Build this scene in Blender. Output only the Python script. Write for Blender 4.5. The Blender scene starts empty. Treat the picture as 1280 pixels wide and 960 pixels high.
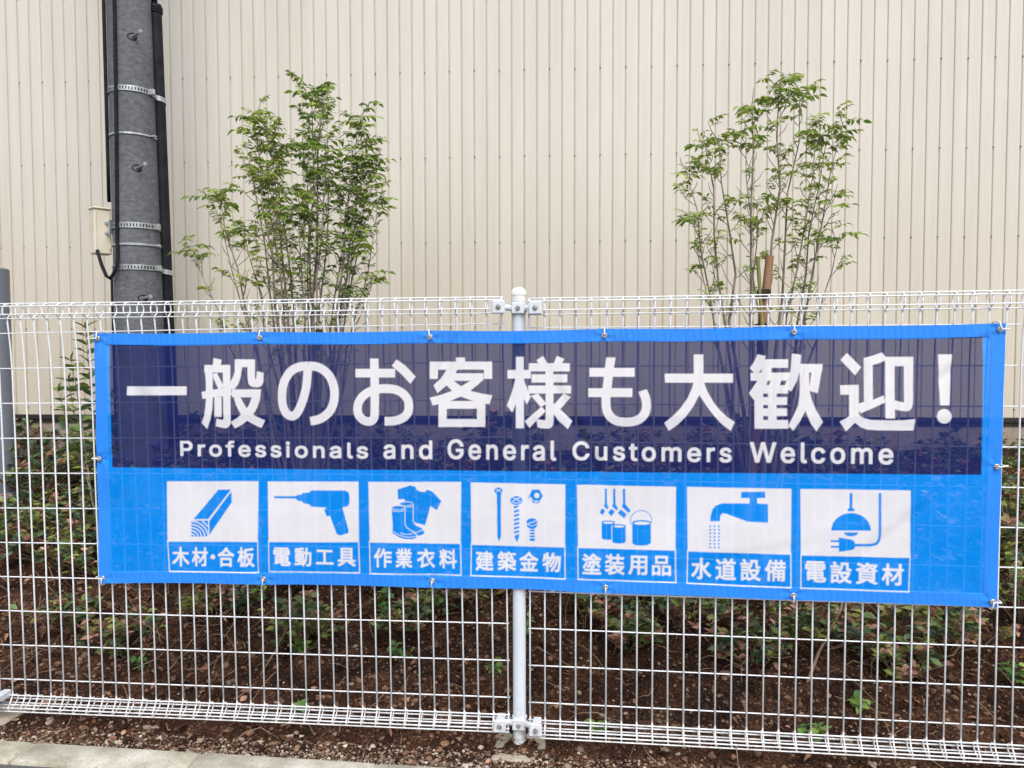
import bpy, bmesh, math, random
import numpy as np
from mathutils import Vector, Matrix
SKY, SUNE = 0.18, 1.5
# print artwork: outlines in half millimetres on the banner's plane
ART = """0;NP;0;-2821 2768 2820 2755 2828 1890 -35 1866 -2820 1852
1;WP;0;-2699 2411 -2263 2412 -2264 2353 -2700 2349
2;WP;0;-2133 2558 -2073 2558 -2075 2391 -2076 2329 -2081 2261 -2095 2193 -2120 2122 -2159 2165 -2140 2215 -2129 2283 -2125 2332 -2125 2448
2;WP;0;-2067 2605 -2008 2593 -2016 2555 -2072 2555
2;WP;0;-2133 2558 -1947 2558 -1948 2507 -2134 2507
2;WP;0;-2000 2558 -1947 2558 -1953 2171 -1957 2154 -1971 2137 -1986 2130 -2003 2130 -2060 2143 -2053 2196 -2011 2185 -2003 2194 -2004 2250
2;WP;0;-2157 2375 -2073 2391 -2004 2399 -1945 2402 -1940 2355 -2005 2345 -2077 2338 -2150 2328
2;WP;0;-2074 2498 -2043 2505 -2001 2423 -2004 2402 -2034 2394 -2070 2470
2;WP;0;-2065 2340 -2014 2341 -2016 2206 -2067 2206
2;WP;0;-1915 2596 -1864 2595 -1865 2533 -1876 2471 -1894 2426 -1922 2393 -1948 2397 -1951 2409 -1947 2448 -1929 2476 -1916 2516
2;WP;0;-1915 2596 -1772 2595 -1773 2543 -1916 2543
2;WP;0;-1825 2595 -1772 2595 -1773 2471 -1770 2460 -1764 2471 -1760 2517 -1713 2505 -1715 2443 -1727 2421 -1750 2408 -1786 2409 -1809 2418 -1822 2434 -1826 2471
2;WP;0;-1939 2393 -1734 2394 -1740 2339 -1940 2341
2;WP;0;-1935 2358 -1878 2338 -1847 2279 -1812 2235 -1765 2207 -1710 2185 -1737 2133 -1790 2156 -1837 2181 -1883 2228 -1912 2285 -1928 2341
2;WP;0;-1734 2394 -1743 2325 -1764 2269 -1795 2223 -1837 2181 -1872 2155 -1923 2129 -1954 2171 -1907 2200 -1859 2240 -1823 2285 -1805 2325 -1795 2353 -1792 2393
3;WS;58.3;-1407 2549 -1407 2541 -1408 2528 -1408 2513 -1409 2498 -1410 2483 -1412 2468 -1413 2453 -1415 2437 -1417 2421 -1420 2405 -1424 2388 -1429 2371 -1434 2353 -1439 2336 -1444 2321 -1450 2307 -1455 2293 -1461 2281 -1466 2269 -1471 2259 -1476 2250 -1481 2243 -1486 2236 -1490 2230 -1495 2226 -1500 2222 -1505 2219 -1510 2217 -1516 2215 -1521 2215 -1528 2216 -1534 2218 -1541 2220 -1547 2224 -1553 2228 -1559 2233 -1564 2240 -1568 2248 -1572 2256 -1576 2264 -1579 2273 -1582 2283 -1584 2294 -1586 2304 -1587 2315 -1588 2325 -1588 2334 -1588 2344 -1588 2355 -1587 2365 -1587 2376 -1585 2387 -1584 2399 -1582 2410 -1580 2421 -1576 2431 -1573 2442 -1569 2452 -1564 2461 -1558 2471 -1552 2481 -1545 2492 -1537 2502 -1529 2511 -1520 2519 -1511 2526 -1500 2531 -1490 2536 -1479 2540 -1467 2544 -1455 2547 -1443 2548 -1430 2550 -1417 2550 -1404 2551 -1391 2550 -1378 2550 -1365 2549 -1352 2547 -1340 2544 -1329 2540 -1318 2535 -1308 2529 -1298 2523 -1289 2516 -1280 2508 -1272 2500 -1265 2491 -1258 2481 -1252 2472 -1247 2462 -1243 2453 -1239 2443 -1236 2432 -1233 2422 -1231 2411 -1229 2400 -1227 2389 -1227 2378 -1227 2366 -1227 2354 -1228 2342 -1229 2330 -1231 2317 -1234 2305 -1238 2294 -1243 2282 -1248 2270 -1254 2259 -1261 2249 -1268 2240 -1277 2232 -1286 2224 -1295 2217 -1304 2210 -1314 2205 -1323 2200 -1332 2196 -1342 2193 -1351 2190 -1360 2188 -1370 2186 -1380 2184 -1388 2183 -1394 2182
4;WS;57.3;-955 2600 -955 2583 -954 2559 -954 2532 -953 2503 -953 2478 -953 2455 -953 2433 -953 2411 -953 2389 -953 2368 -953 2344 -953 2320 -953 2296 -954 2275 -954 2257 -954 2244 -955 2234 -955 2226 -956 2219 -957 2213 -960 2206 -963 2200 -966 2195 -970 2191 -975 2188 -980 2185 -986 2184 -993 2183 -999 2183 -1006 2184 -1013 2185 -1020 2187 -1027 2190 -1034 2194 -1040 2198 -1046 2204 -1052 2210 -1057 2217 -1062 2224 -1065 2231 -1068 2238 -1069 2245 -1070 2252 -1071 2260 -1071 2267 -1070 2276 -1069 2285 -1067 2294 -1065 2303 -1061 2312 -1057 2320 -1052 2328 -1046 2336 -1040 2343 -1033 2351 -1025 2357 -1016 2364 -1007 2370 -997 2376 -987 2381 -975 2386 -963 2390 -950 2393 -937 2396 -924 2398 -912 2400 -899 2401 -887 2401 -874 2401 -862 2401 -850 2400 -839 2399 -827 2398 -816 2396 -806 2393 -796 2389 -787 2385 -778 2380 -769 2374 -761 2368 -754 2362 -747 2354 -741 2346 -735 2338 -731 2330 -727 2322 -725 2313 -724 2304 -723 2295 -723 2286 -723 2277 -724 2268 -725 2259 -728 2250 -731 2242 -736 2234 -741 2227 -747 2221 -754 2214 -763 2209 -772 2204 -783 2199 -794 2195 -807 2192 -819 2189 -833 2187 -849 2186 -864 2185 -877 2185 -887 2185
4;WP;0;-1082 2532 -813 2532 -814 2475 -1083 2475
4;WP;0;-803 2594 -743 2552 -675 2481 -711 2433 -771 2497 -836 2552
5;WP;0;-581 2579 -168 2579 -168 2467 -222 2467 -221 2527 -528 2526 -529 2466 -582 2466
5;WP;0;-406 2606 -346 2606 -346 2576 -406 2577
5;WP;0;-466 2530 -397 2530 -411 2500 -436 2462 -470 2424 -531 2372 -557 2424 -508 2468
5;WP;0;-428 2503 -226 2503 -226 2455 -436 2454
5;WP;0;-312 2454 -226 2463 -266 2425 -310 2391 -376 2351 -443 2323 -509 2304 -564 2291 -583 2342 -509 2361 -431 2389 -370 2419
5;WP;0;-436 2462 -420 2451 -370 2416 -310 2388 -238 2371 -167 2360 -187 2301 -261 2316 -310 2327 -376 2351 -431 2386 -470 2424
5;WP;0;-525 2321 -214 2323 -214 2272 -525 2270
5;WP;0;-525 2202 -214 2205 -215 2153 -526 2150
5;WP;0;-525 2321 -470 2321 -471 2151 -526 2150
5;WP;0;-269 2322 -214 2323 -215 2153 -270 2153
6;WP;0;-13 2610 38 2610 39 2147 -14 2147
6;WP;0;-68 2525 84 2525 84 2470 -68 2469
6;WP;0;-16 2470 41 2470 41 2393 0 2339 -36 2249 -73 2295 -46 2360 -30 2414
6;WP;0;35 2470 62 2399 84 2350 57 2301 39 2339 24 2404
6;WP;0;120 2588 164 2616 192 2566 186 2560 138 2560
6;WP;0;252 2616 300 2596 285 2565 229 2560
6;WP;0;71 2568 335 2568 335 2516 70 2516
6;WP;0;89 2497 319 2497 319 2445 89 2444
6;WP;0;65 2424 343 2425 343 2374 70 2373
6;WP;0;178 2568 229 2568 231 2195 227 2168 213 2151 192 2146 154 2148 127 2156 121 2199 132 2206 175 2200 180 2211
6;WP;0;85 2358 130 2373 181 2313 178 2302 148 2286
6;WP;0;153 2289 181 2259 121 2199 75 2150 44 2193 138 2275
6;WP;0;296 2375 342 2351 275 2273 240 2243 218 2275 243 2312
6;WP;0;229 2313 272 2273 351 2196 323 2144 261 2200 231 2243
7;WP;0;566 2605 625 2605 611 2507 594 2342 537 2342 555 2507
7;WP;0;460 2538 745 2538 746 2482 460 2482
7;WP;0;453 2408 732 2409 732 2353 453 2352
7;WS;56.8;566 2363 566 2356 566 2345 566 2333 566 2320 566 2310 567 2300 567 2292 568 2284 570 2275 572 2267 575 2258 579 2249 584 2240 590 2232 596 2224 603 2218 611 2212 619 2207 628 2203 638 2199 649 2196 660 2195 672 2194 684 2193 696 2193 708 2194 720 2195 732 2196 743 2199 754 2202 763 2206 773 2210 781 2216 789 2222 796 2229 801 2236 807 2244 811 2252 815 2260 817 2269 819 2277 820 2285 821 2294 821 2303 820 2311 820 2320 819 2328 817 2337 816 2345 813 2353 810 2362 806 2372 801 2381 797 2389 795 2395
8;WP;0;1113 2623 1172 2623 1174 2445 1114 2445
8;WP;0;934 2502 1355 2502 1356 2446 935 2445
8;WP;0;1114 2449 1104 2413 1077 2349 1030 2281 984 2233 932 2190 961 2140 1016 2180 1067 2233 1113 2297 1148 2368 1174 2444
8;WP;0;1176 2450 1200 2387 1236 2324 1277 2272 1319 2232 1368 2199 1344 2143 1288 2185 1242 2235 1195 2297 1167 2339 1148 2368 1112 2449
9;WP;0;1502 2623 1553 2612 1547 2591 1530 2531 1514 2510 1483 2508 1456 2536 1482 2575
9;WP;0;1537 2592 1688 2592 1688 2539 1530 2539
9;WP;0;1534 2541 1588 2541 1588 2508 1526 2508
9;WP;0;1462 2508 1704 2510 1694 2459 1463 2458
9;WP;0;1506 2461 1566 2461 1559 2427 1489 2414 1478 2419
9;WP;0;1587 2461 1649 2461 1640 2429 1574 2429
9;WP;0;1682 2461 1724 2461 1705 2394 1690 2402 1670 2429
9;WP;0;1506 2458 1559 2430 1560 2378 1487 2377 1487 2333 1453 2380
9;WP;0;1486 2431 1690 2431 1690 2379 1487 2378
9;WP;0;1486 2431 1539 2431 1542 2158 1489 2158
9;WP;0;1568 2431 1620 2431 1623 2159 1571 2159
9;WP;0;1487 2356 1685 2357 1685 2308 1487 2307
9;WP;0;1487 2286 1685 2287 1686 2239 1488 2237
9;WP;0;1488 2213 1692 2214 1693 2160 1489 2158
9;WP;0;1710 2628 1765 2620 1761 2562 1756 2510 1742 2456 1708 2391 1685 2417 1697 2459 1704 2534
9;WP;0;1743 2564 1895 2562 1890 2511 1744 2510
9;WP;0;1838 2562 1895 2562 1867 2381 1815 2397 1827 2508
9;WP;0;1758 2513 1813 2513 1818 2394 1811 2332 1794 2272 1763 2207 1723 2147 1693 2178 1727 2249 1751 2306 1759 2378
9;WP;0;1759 2394 1818 2394 1831 2343 1856 2281 1900 2203 1862 2145 1828 2192 1794 2272
10;WP;0;2036 2631 2122 2543 2087 2492 1999 2588
10;WP;0;1999 2432 2109 2434 2112 2256 2121 2241 2151 2226 2190 2218 2273 2217 2370 2218 2443 2226 2432 2156 2323 2155 2225 2155 2162 2159 2122 2174 2091 2200 2065 2174 2038 2146 1999 2207 2033 2225 2055 2241 2053 2373 2001 2373
10;WP;0;2137 2599 2193 2615 2242 2633 2267 2605 2264 2585 2233 2570 2190 2557 2194 2342 2256 2370 2266 2327 2199 2293 2121 2258 2113 2277 2110 2318 2142 2329
10;WP;0;2262 2606 2318 2606 2324 2228 2268 2228
10;WP;0;2262 2606 2426 2606 2427 2549 2263 2549
10;WP;0;2371 2606 2426 2606 2428 2320 2422 2294 2408 2276 2389 2273 2360 2276 2323 2284 2322 2340 2349 2332 2376 2327
16;WP;0;2566 2621 2644 2621 2637 2311 2583 2311
16;WP;0;2650 2245 2649 2235 2646 2225 2641 2217 2635 2210 2627 2204 2618 2201 2609 2200 2599 2201 2590 2204 2582 2209 2575 2216 2570 2225 2567 2234 2566 2244 2567 2254 2570 2264 2574 2272 2581 2279 2589 2285 2598 2288 2607 2289 2616 2288 2625 2285 2633 2280 2640 2273 2645 2264 2649 2255
20;WP;0;-2416 1762 -1766 1771 -1777 1356 -2419 1345
20;WS;6.5;-2419 1359 -2412 1138 -1777 1147 -1777 1370
21;WP;0;-1699 1772 -1068 1781 -1070 1373 -1700 1358
21;WS;6.5;-1700 1372 -1700 1156 -1068 1166 -1073 1386
22;WP;0;-1001 1780 -377 1789 -382 1378 -996 1373
22;WS;6.3;-998 1386 -995 1163 -379 1173 -383 1391
23;WP;0;-313 1787 307 1786 305 1375 -310 1375
23;WS;6.3;-310 1388 -312 1173 306 1170 304 1388
24;WP;0;382 1785 1008 1785 1007 1376 389 1375
24;WS;6.4;388 1389 390 1171 1011 1171 1006 1390
25;WP;0;1076 1786 1717 1784 1717 1369 1084 1374
25;WS;6.4;1083 1388 1081 1170 1721 1160 1717 1383
26;WP;0;1770 1784 2420 1788 2425 1370 1779 1365
26;WS;6;1779 1379 1781 1158 2420 1160 2424 1383
30;BP;0;-2230 1504 -2051 1709 -1962 1711 -2127 1506
30;BP;0;-1959 1700 -1957 1625 -2122 1394 -2119 1493
30;BP;0;-2247 1494 -2127 1496 -2129 1386 -2249 1383
30;WS;8.2;-2250 1403 -2247 1403 -2245 1403 -2242 1403 -2240 1402 -2238 1401 -2236 1400 -2234 1399 -2232 1397 -2230 1395 -2229 1394 -2227 1392 -2226 1390 -2226 1387 -2225 1385 -2225 1383 -2225 1381
30;WS;8.2;-2250 1425 -2245 1425 -2240 1424 -2235 1423 -2231 1422 -2226 1420 -2222 1418 -2218 1415 -2215 1413 -2212 1409 -2209 1406 -2206 1402 -2204 1398 -2203 1394 -2202 1390 -2201 1386 -2201 1381
30;WS;8.2;-2249 1446 -2242 1446 -2235 1445 -2228 1444 -2221 1442 -2215 1439 -2209 1436 -2203 1432 -2198 1428 -2193 1423 -2189 1418 -2185 1413 -2183 1407 -2180 1401 -2179 1395 -2178 1388 -2177 1382
30;WS;8.2;-2249 1468 -2239 1467 -2230 1466 -2221 1464 -2212 1462 -2203 1458 -2195 1454 -2188 1449 -2181 1444 -2175 1437 -2169 1431 -2165 1423 -2161 1416 -2158 1408 -2155 1399 -2154 1391 -2154 1382
30;WS;8.2;-2248 1489 -2236 1489 -2225 1487 -2213 1485 -2202 1482 -2192 1477 -2182 1472 -2173 1466 -2164 1459 -2156 1451 -2149 1443 -2144 1434 -2139 1424 -2135 1414 -2132 1404 -2131 1394 -2130 1383
30;WS;8.2;-2169 1490 -2157 1483 -2147 1474 -2138 1465 -2130 1455
31;BP;0;-1655 1673 -1501 1676 -1489 1686 -1461 1687 -1455 1698 -1409 1702 -1392 1717 -1161 1720 -1139 1711 -1130 1686 -1131 1636 -1140 1616 -1179 1605 -1139 1450 -1142 1433 -1198 1416 -1221 1424 -1267 1548 -1290 1543 -1307 1589 -1286 1602 -1394 1607 -1410 1622 -1450 1630 -1461 1643 -1490 1646 -1503 1661 -1655 1658
32;BP;0;-803 1733 -717 1761 -683 1752 -675 1732 -649 1719 -621 1719 -602 1733 -571 1723 -510 1660 -541 1598 -584 1626 -620 1497 -696 1515 -701 1540 -704 1629 -712 1645 -734 1650 -754 1655 -757 1668 -801 1667
32;WS;10.1;-794 1632 -780 1644 -746 1650 -712 1645 -702 1637 -702 1523 -685 1496 -640 1475 -626 1455 -626 1439 -657 1427 -674 1428 -680 1437 -708 1451 -753 1489 -758 1539 -760 1616 -794 1632
32;BP;0;-794 1632 -780 1644 -746 1650 -712 1645 -702 1637 -702 1523 -685 1496 -640 1475 -626 1455 -626 1439 -657 1427 -674 1428 -680 1437 -708 1451 -753 1489 -758 1539 -760 1616
32;WS;4.5;-792 1634 -790 1632 -787 1631 -783 1629 -779 1627 -774 1626 -769 1625 -764 1624 -759 1623 -753 1623 -746 1623 -737 1624 -727 1626 -717 1628 -708 1630 -702 1632
32;WS;3.4;-752 1617 -701 1619
32;WS;4.5;-708 1459 -704 1457 -699 1453 -693 1449 -686 1447 -680 1446 -673 1448 -665 1452 -658 1456 -651 1461 -646 1463 -641 1464 -638 1464 -635 1463 -633 1461 -632 1461
32;WS;10.1;-845 1609 -831 1619 -800 1624 -768 1621 -756 1608 -758 1505 -747 1478 -696 1445 -677 1426 -677 1412 -708 1402 -753 1402 -793 1412 -841 1439 -838 1492 -843 1559 -845 1609
32;BP;0;-845 1609 -831 1619 -800 1624 -768 1621 -756 1608 -758 1505 -747 1478 -696 1445 -677 1426 -677 1412 -708 1402 -753 1402 -793 1412 -841 1439 -838 1492 -843 1559
32;WS;4.5;-844 1605 -841 1603 -837 1602 -832 1600 -826 1598 -820 1597 -812 1597 -804 1597 -795 1597 -787 1597 -780 1598 -774 1599 -768 1601 -763 1603 -759 1604 -756 1605
32;WS;3.4;-842 1590 -837 1589 -828 1587 -819 1586 -809 1585 -800 1585 -791 1586 -781 1588 -771 1590 -763 1592 -757 1593
32;WS;4.5;-838 1452 -832 1448 -824 1443 -814 1437 -803 1432 -793 1427 -782 1424 -771 1421 -760 1418 -748 1416 -736 1415 -724 1415 -710 1417 -696 1418 -685 1420 -677 1421
32;WS;4.5;-787 1442 -783 1441 -777 1439 -769 1437 -761 1435 -753 1434 -743 1434 -731 1435 -720 1436 -709 1438 -702 1438
33;BP;0;-140 1717 -113 1718 -113 1438 -126 1399 -138 1437
33;BP;0;-102 1739 -103 1734 -105 1730 -108 1726 -113 1723 -118 1721 -123 1719 -129 1718 -135 1719 -141 1720 -146 1722 -150 1725 -154 1729 -155 1733 -156 1738 -155 1742 -153 1746 -150 1750 -146 1753 -141 1756 -135 1757 -129 1758 -123 1757 -118 1756 -112 1754 -108 1751 -105 1747 -103 1743
33;BP;0;-154 1729 -105 1730 -113 1711 -140 1711
33;WS;4.4;-145 1748 -113 1729
33;WS;4.4;-113 1748 -145 1728
33;BP;0;28 1676 27 1669 24 1663 19 1657 13 1652 6 1649 -3 1646 -11 1645 -20 1646 -28 1648 -36 1651 -42 1656 -47 1661 -50 1667 -51 1674 -50 1681 -47 1687 -42 1693 -36 1697 -28 1701 -20 1703 -11 1704 -2 1704 6 1702 13 1698 20 1694 24 1688 27 1682
33;WS;3.9;20 1673 17 1669 14 1666 10 1663 5 1661 0 1659 -6 1658 -11 1657 -17 1658 -22 1658 -28 1660 -32 1662 -36 1665 -40 1668 -42 1672
33;WS;5;-36 1695 14 1670
33;WS;5;13 1697 -37 1669
33;BP;0;-29 1640 8 1641 -8 1627 -27 1621
33;BP;0;-28 1608 7 1619 8 1604 -28 1593
33;BP;0;-28 1580 7 1592 8 1577 -28 1566
33;BP;0;-28 1553 7 1564 8 1549 -28 1538
33;BP;0;-28 1526 7 1537 8 1522 -28 1511
33;BP;0;-29 1498 7 1509 8 1495 -28 1483
33;BP;0;-29 1471 7 1482 7 1467 -28 1456
33;BP;0;-27 1443 7 1457 7 1441 -8 1399 -23 1432
33;BP;0;92 1748 138 1749 161 1709 134 1660 99 1660 66 1695
33;WP;0;139 1710 139 1707 138 1703 136 1700 133 1697 130 1695 126 1693 122 1693 118 1693 115 1694 111 1696 109 1699 106 1702 105 1706 105 1710 105 1714 106 1717 109 1721 111 1724 115 1726 118 1727 122 1728 126 1727 130 1726 133 1724 136 1721 138 1718 139 1714
33;WP;0;76 1704 99 1681 92 1671 72 1693
33;WP;0;103 1675 134 1677 129 1667 104 1666
33;BP;0;126 1535 125 1529 123 1523 118 1518 113 1514 106 1510 98 1508 90 1507 82 1508 75 1509 68 1512 62 1517 58 1522 55 1527 55 1534 55 1540 58 1546 62 1551 68 1555 75 1559 82 1561 90 1562 98 1561 106 1559 113 1556 119 1552 123 1547 125 1541
33;BP;0;55 1524 126 1526 120 1504 100 1490 80 1490 60 1503
33;WS;5;55 1520 128 1549
33;WS;3.9;55 1529 57 1526 61 1523 65 1519 69 1516 74 1514 79 1513 86 1512 92 1512 98 1513 104 1514 109 1517 115 1521 120 1525 124 1529 127 1531
33;BP;0;74 1486 109 1487 109 1476 99 1474 82 1474 74 1475
33;BP;0;74 1467 109 1468 109 1458 99 1455 82 1455 74 1457
33;BP;0;74 1448 109 1449 109 1438 98 1436 82 1435 74 1437
33;BP;0;74 1429 109 1430 109 1414 98 1412 82 1411 74 1413
34;BP;0;560 1764 573 1764 575 1664 584 1641 575 1628 552 1652 560 1664
34;BP;0;541 1634 563 1624 548 1592 527 1608
34;BP;0;613 1765 627 1765 628 1667 644 1636 636 1622 606 1651 613 1668
34;BP;0;601 1634 624 1617 604 1586 581 1608
34;BP;0;674 1766 689 1766 691 1668 724 1625 713 1609 667 1650 675 1669
34;BP;0;662 1632 699 1602 684 1574 643 1607
34;BP;0;540 1548 624 1550 623 1447 605 1436 581 1432 554 1434 541 1442
34;BP;0;625 1550 624 1548 621 1546 616 1544 609 1542 601 1541 592 1540 582 1539 573 1539 564 1540 556 1541 549 1542 544 1544 541 1546 540 1548 541 1550 544 1552 549 1554 556 1555 564 1556 573 1557 582 1558 592 1558 601 1557 609 1556 616 1555 621 1553 624 1552
34;WP;0;618 1544 617 1543 614 1541 610 1540 604 1539 598 1538 590 1537 582 1537 575 1537 567 1537 561 1538 555 1539 551 1540 548 1541 547 1542 548 1544 551 1545 555 1547 561 1548 567 1549 575 1549 582 1550 590 1550 598 1549 604 1549 610 1548 614 1547 617 1545
34;WP;0;603 1529 698 1531 698 1416 676 1408 650 1405 621 1407 604 1414
34;BP;0;693 1527 692 1525 689 1523 684 1521 677 1519 669 1518 660 1517 650 1517 641 1517 632 1517 624 1518 617 1520 612 1521 609 1523 607 1525 609 1528 612 1530 617 1532 624 1533 632 1535 641 1536 650 1536 660 1536 669 1536 677 1535 684 1533 689 1532 692 1530
34;BP;0;608 1525 693 1527 694 1422 676 1413 650 1411 621 1413 608 1419
34;WP;0;684 1522 683 1521 681 1519 677 1518 671 1517 665 1516 658 1515 651 1515 643 1515 636 1515 630 1516 624 1517 620 1518 618 1519 617 1521 618 1522 620 1524 624 1525 630 1526 636 1527 643 1528 650 1528 658 1528 665 1528 671 1527 677 1526 681 1525 683 1524
34;BS;4.8;736 1526 730 1536 726 1545 724 1556 723 1566 725 1577 728 1587 734 1597 740 1605 749 1613 758 1619 768 1624 779 1626 791 1628 802 1627 813 1625 823 1620 832 1615 841 1608 848 1599 853 1590 856 1580 858 1570 858 1559 856 1548 852 1538 846 1529
34;WP;0;730 1547 857 1550 857 1421 832 1404 793 1398 753 1402 731 1417
34;BP;0;734 1549 852 1552 853 1421 832 1407 793 1402 753 1404 735 1417
34;BP;0;852 1554 851 1551 847 1547 840 1544 830 1542 819 1540 807 1539 794 1538 780 1538 768 1539 757 1540 747 1542 740 1545 736 1548 734 1551 736 1554 740 1557 747 1560 757 1563 768 1565 780 1566 793 1567 807 1567 819 1566 830 1565 840 1563 847 1560 851 1557
34;WP;0;847 1548 845 1546 842 1544 836 1542 827 1540 818 1538 807 1537 796 1537 784 1537 774 1537 764 1538 756 1540 750 1542 746 1544 745 1546 746 1548 750 1550 756 1553 764 1554 773 1556 784 1557 796 1557 807 1557 818 1557 827 1556 835 1554 842 1553 845 1551
35;BP;0;1411 1760 1556 1763 1559 1724 1508 1723 1509 1688 1575 1686 1576 1568 1452 1572 1318 1620 1296 1623 1283 1605 1281 1571 1220 1569 1223 1604 1234 1645 1256 1672 1295 1686 1462 1687 1462 1722 1409 1721
35;BP;0;1228 1538 1227 1534 1223 1532 1220 1532 1217 1534 1215 1538 1216 1542 1220 1544 1223 1544 1226 1542
35;BP;0;1228 1516 1227 1512 1224 1509 1220 1509 1217 1512 1216 1515 1217 1519 1220 1522 1224 1522 1227 1519
35;BP;0;1228 1493 1227 1489 1224 1487 1220 1487 1217 1489 1216 1493 1217 1497 1220 1499 1224 1499 1227 1497
35;BP;0;1228 1471 1227 1467 1224 1465 1220 1464 1217 1467 1216 1470 1217 1474 1220 1477 1224 1477 1227 1474
35;BP;0;1228 1448 1227 1444 1224 1442 1220 1442 1217 1444 1216 1448 1217 1452 1220 1454 1224 1454 1227 1452
35;BP;0;1229 1426 1227 1422 1224 1420 1221 1419 1217 1422 1216 1425 1217 1429 1220 1432 1224 1432 1227 1429
35;BP;0;1229 1403 1228 1399 1225 1397 1221 1397 1218 1399 1216 1403 1218 1407 1221 1409 1224 1409 1228 1407
35;BP;0;1255 1539 1253 1535 1250 1533 1247 1533 1243 1535 1242 1538 1243 1542 1246 1545 1250 1545 1253 1542
35;BP;0;1255 1516 1254 1513 1251 1510 1247 1510 1244 1512 1242 1516 1244 1520 1247 1522 1250 1522 1254 1520
35;BP;0;1255 1494 1254 1490 1251 1488 1247 1488 1244 1490 1243 1494 1244 1497 1247 1500 1251 1500 1254 1498
35;BP;0;1255 1471 1254 1468 1251 1465 1247 1465 1244 1467 1243 1471 1244 1475 1247 1477 1251 1477 1254 1475
35;BP;0;1255 1449 1254 1445 1251 1443 1247 1443 1244 1445 1243 1449 1244 1452 1247 1455 1251 1455 1254 1453
35;BP;0;1256 1426 1254 1423 1251 1420 1248 1420 1244 1422 1243 1426 1244 1430 1247 1432 1251 1432 1254 1430
35;BP;0;1256 1404 1255 1400 1252 1398 1248 1398 1245 1400 1243 1404 1245 1407 1248 1410 1251 1410 1255 1408
35;BP;0;1281 1539 1280 1536 1277 1533 1273 1533 1270 1535 1269 1539 1270 1543 1273 1545 1277 1545 1280 1543
35;BP;0;1282 1517 1281 1513 1277 1511 1274 1511 1271 1513 1269 1517 1270 1520 1274 1523 1277 1523 1280 1521
35;BP;0;1282 1495 1281 1491 1278 1488 1274 1488 1271 1491 1270 1494 1271 1498 1274 1500 1278 1500 1281 1498
35;BP;0;1282 1472 1281 1468 1278 1466 1274 1466 1271 1468 1270 1472 1271 1476 1274 1478 1278 1478 1281 1476
35;BP;0;1282 1450 1281 1446 1278 1443 1274 1443 1271 1446 1270 1449 1271 1453 1274 1455 1278 1456 1281 1453
35;BP;0;1282 1427 1281 1423 1278 1421 1274 1421 1271 1423 1270 1427 1271 1431 1274 1433 1278 1433 1281 1431
35;BP;0;1283 1405 1281 1401 1278 1399 1275 1398 1272 1401 1270 1404 1271 1408 1275 1411 1278 1411 1281 1408
36;BS;15.2;2073 1764 2073 1657
36;BP;0;2054 1668 2093 1669 2094 1651 2054 1650
36;BP;0;1958 1527 1960 1544 1964 1561 1970 1578 1980 1592 1992 1606 2006 1617 2021 1627 2038 1634 2056 1638 2074 1640 2093 1639 2111 1635 2128 1629 2144 1621 2158 1610 2170 1597 2180 1582 2187 1567 2191 1550 2193 1533
36;BP;0;2118 1520 2117 1513 2113 1507 2106 1502 2098 1498 2088 1495 2077 1494 2066 1494 2056 1497 2047 1500 2040 1505 2036 1511 2034 1518
36;BP;0;1956 1466 2006 1467 2006 1455 1956 1454
36;BP;0;1956 1430 2006 1432 2006 1420 1957 1419
36;BP;0;2004 1485 2083 1473 2100 1459 2100 1419 2084 1408 2006 1394
36;BS;16.3;2095 1440 2191 1442 2226 1451 2242 1474 2245 1503 2242 1768"""
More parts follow.
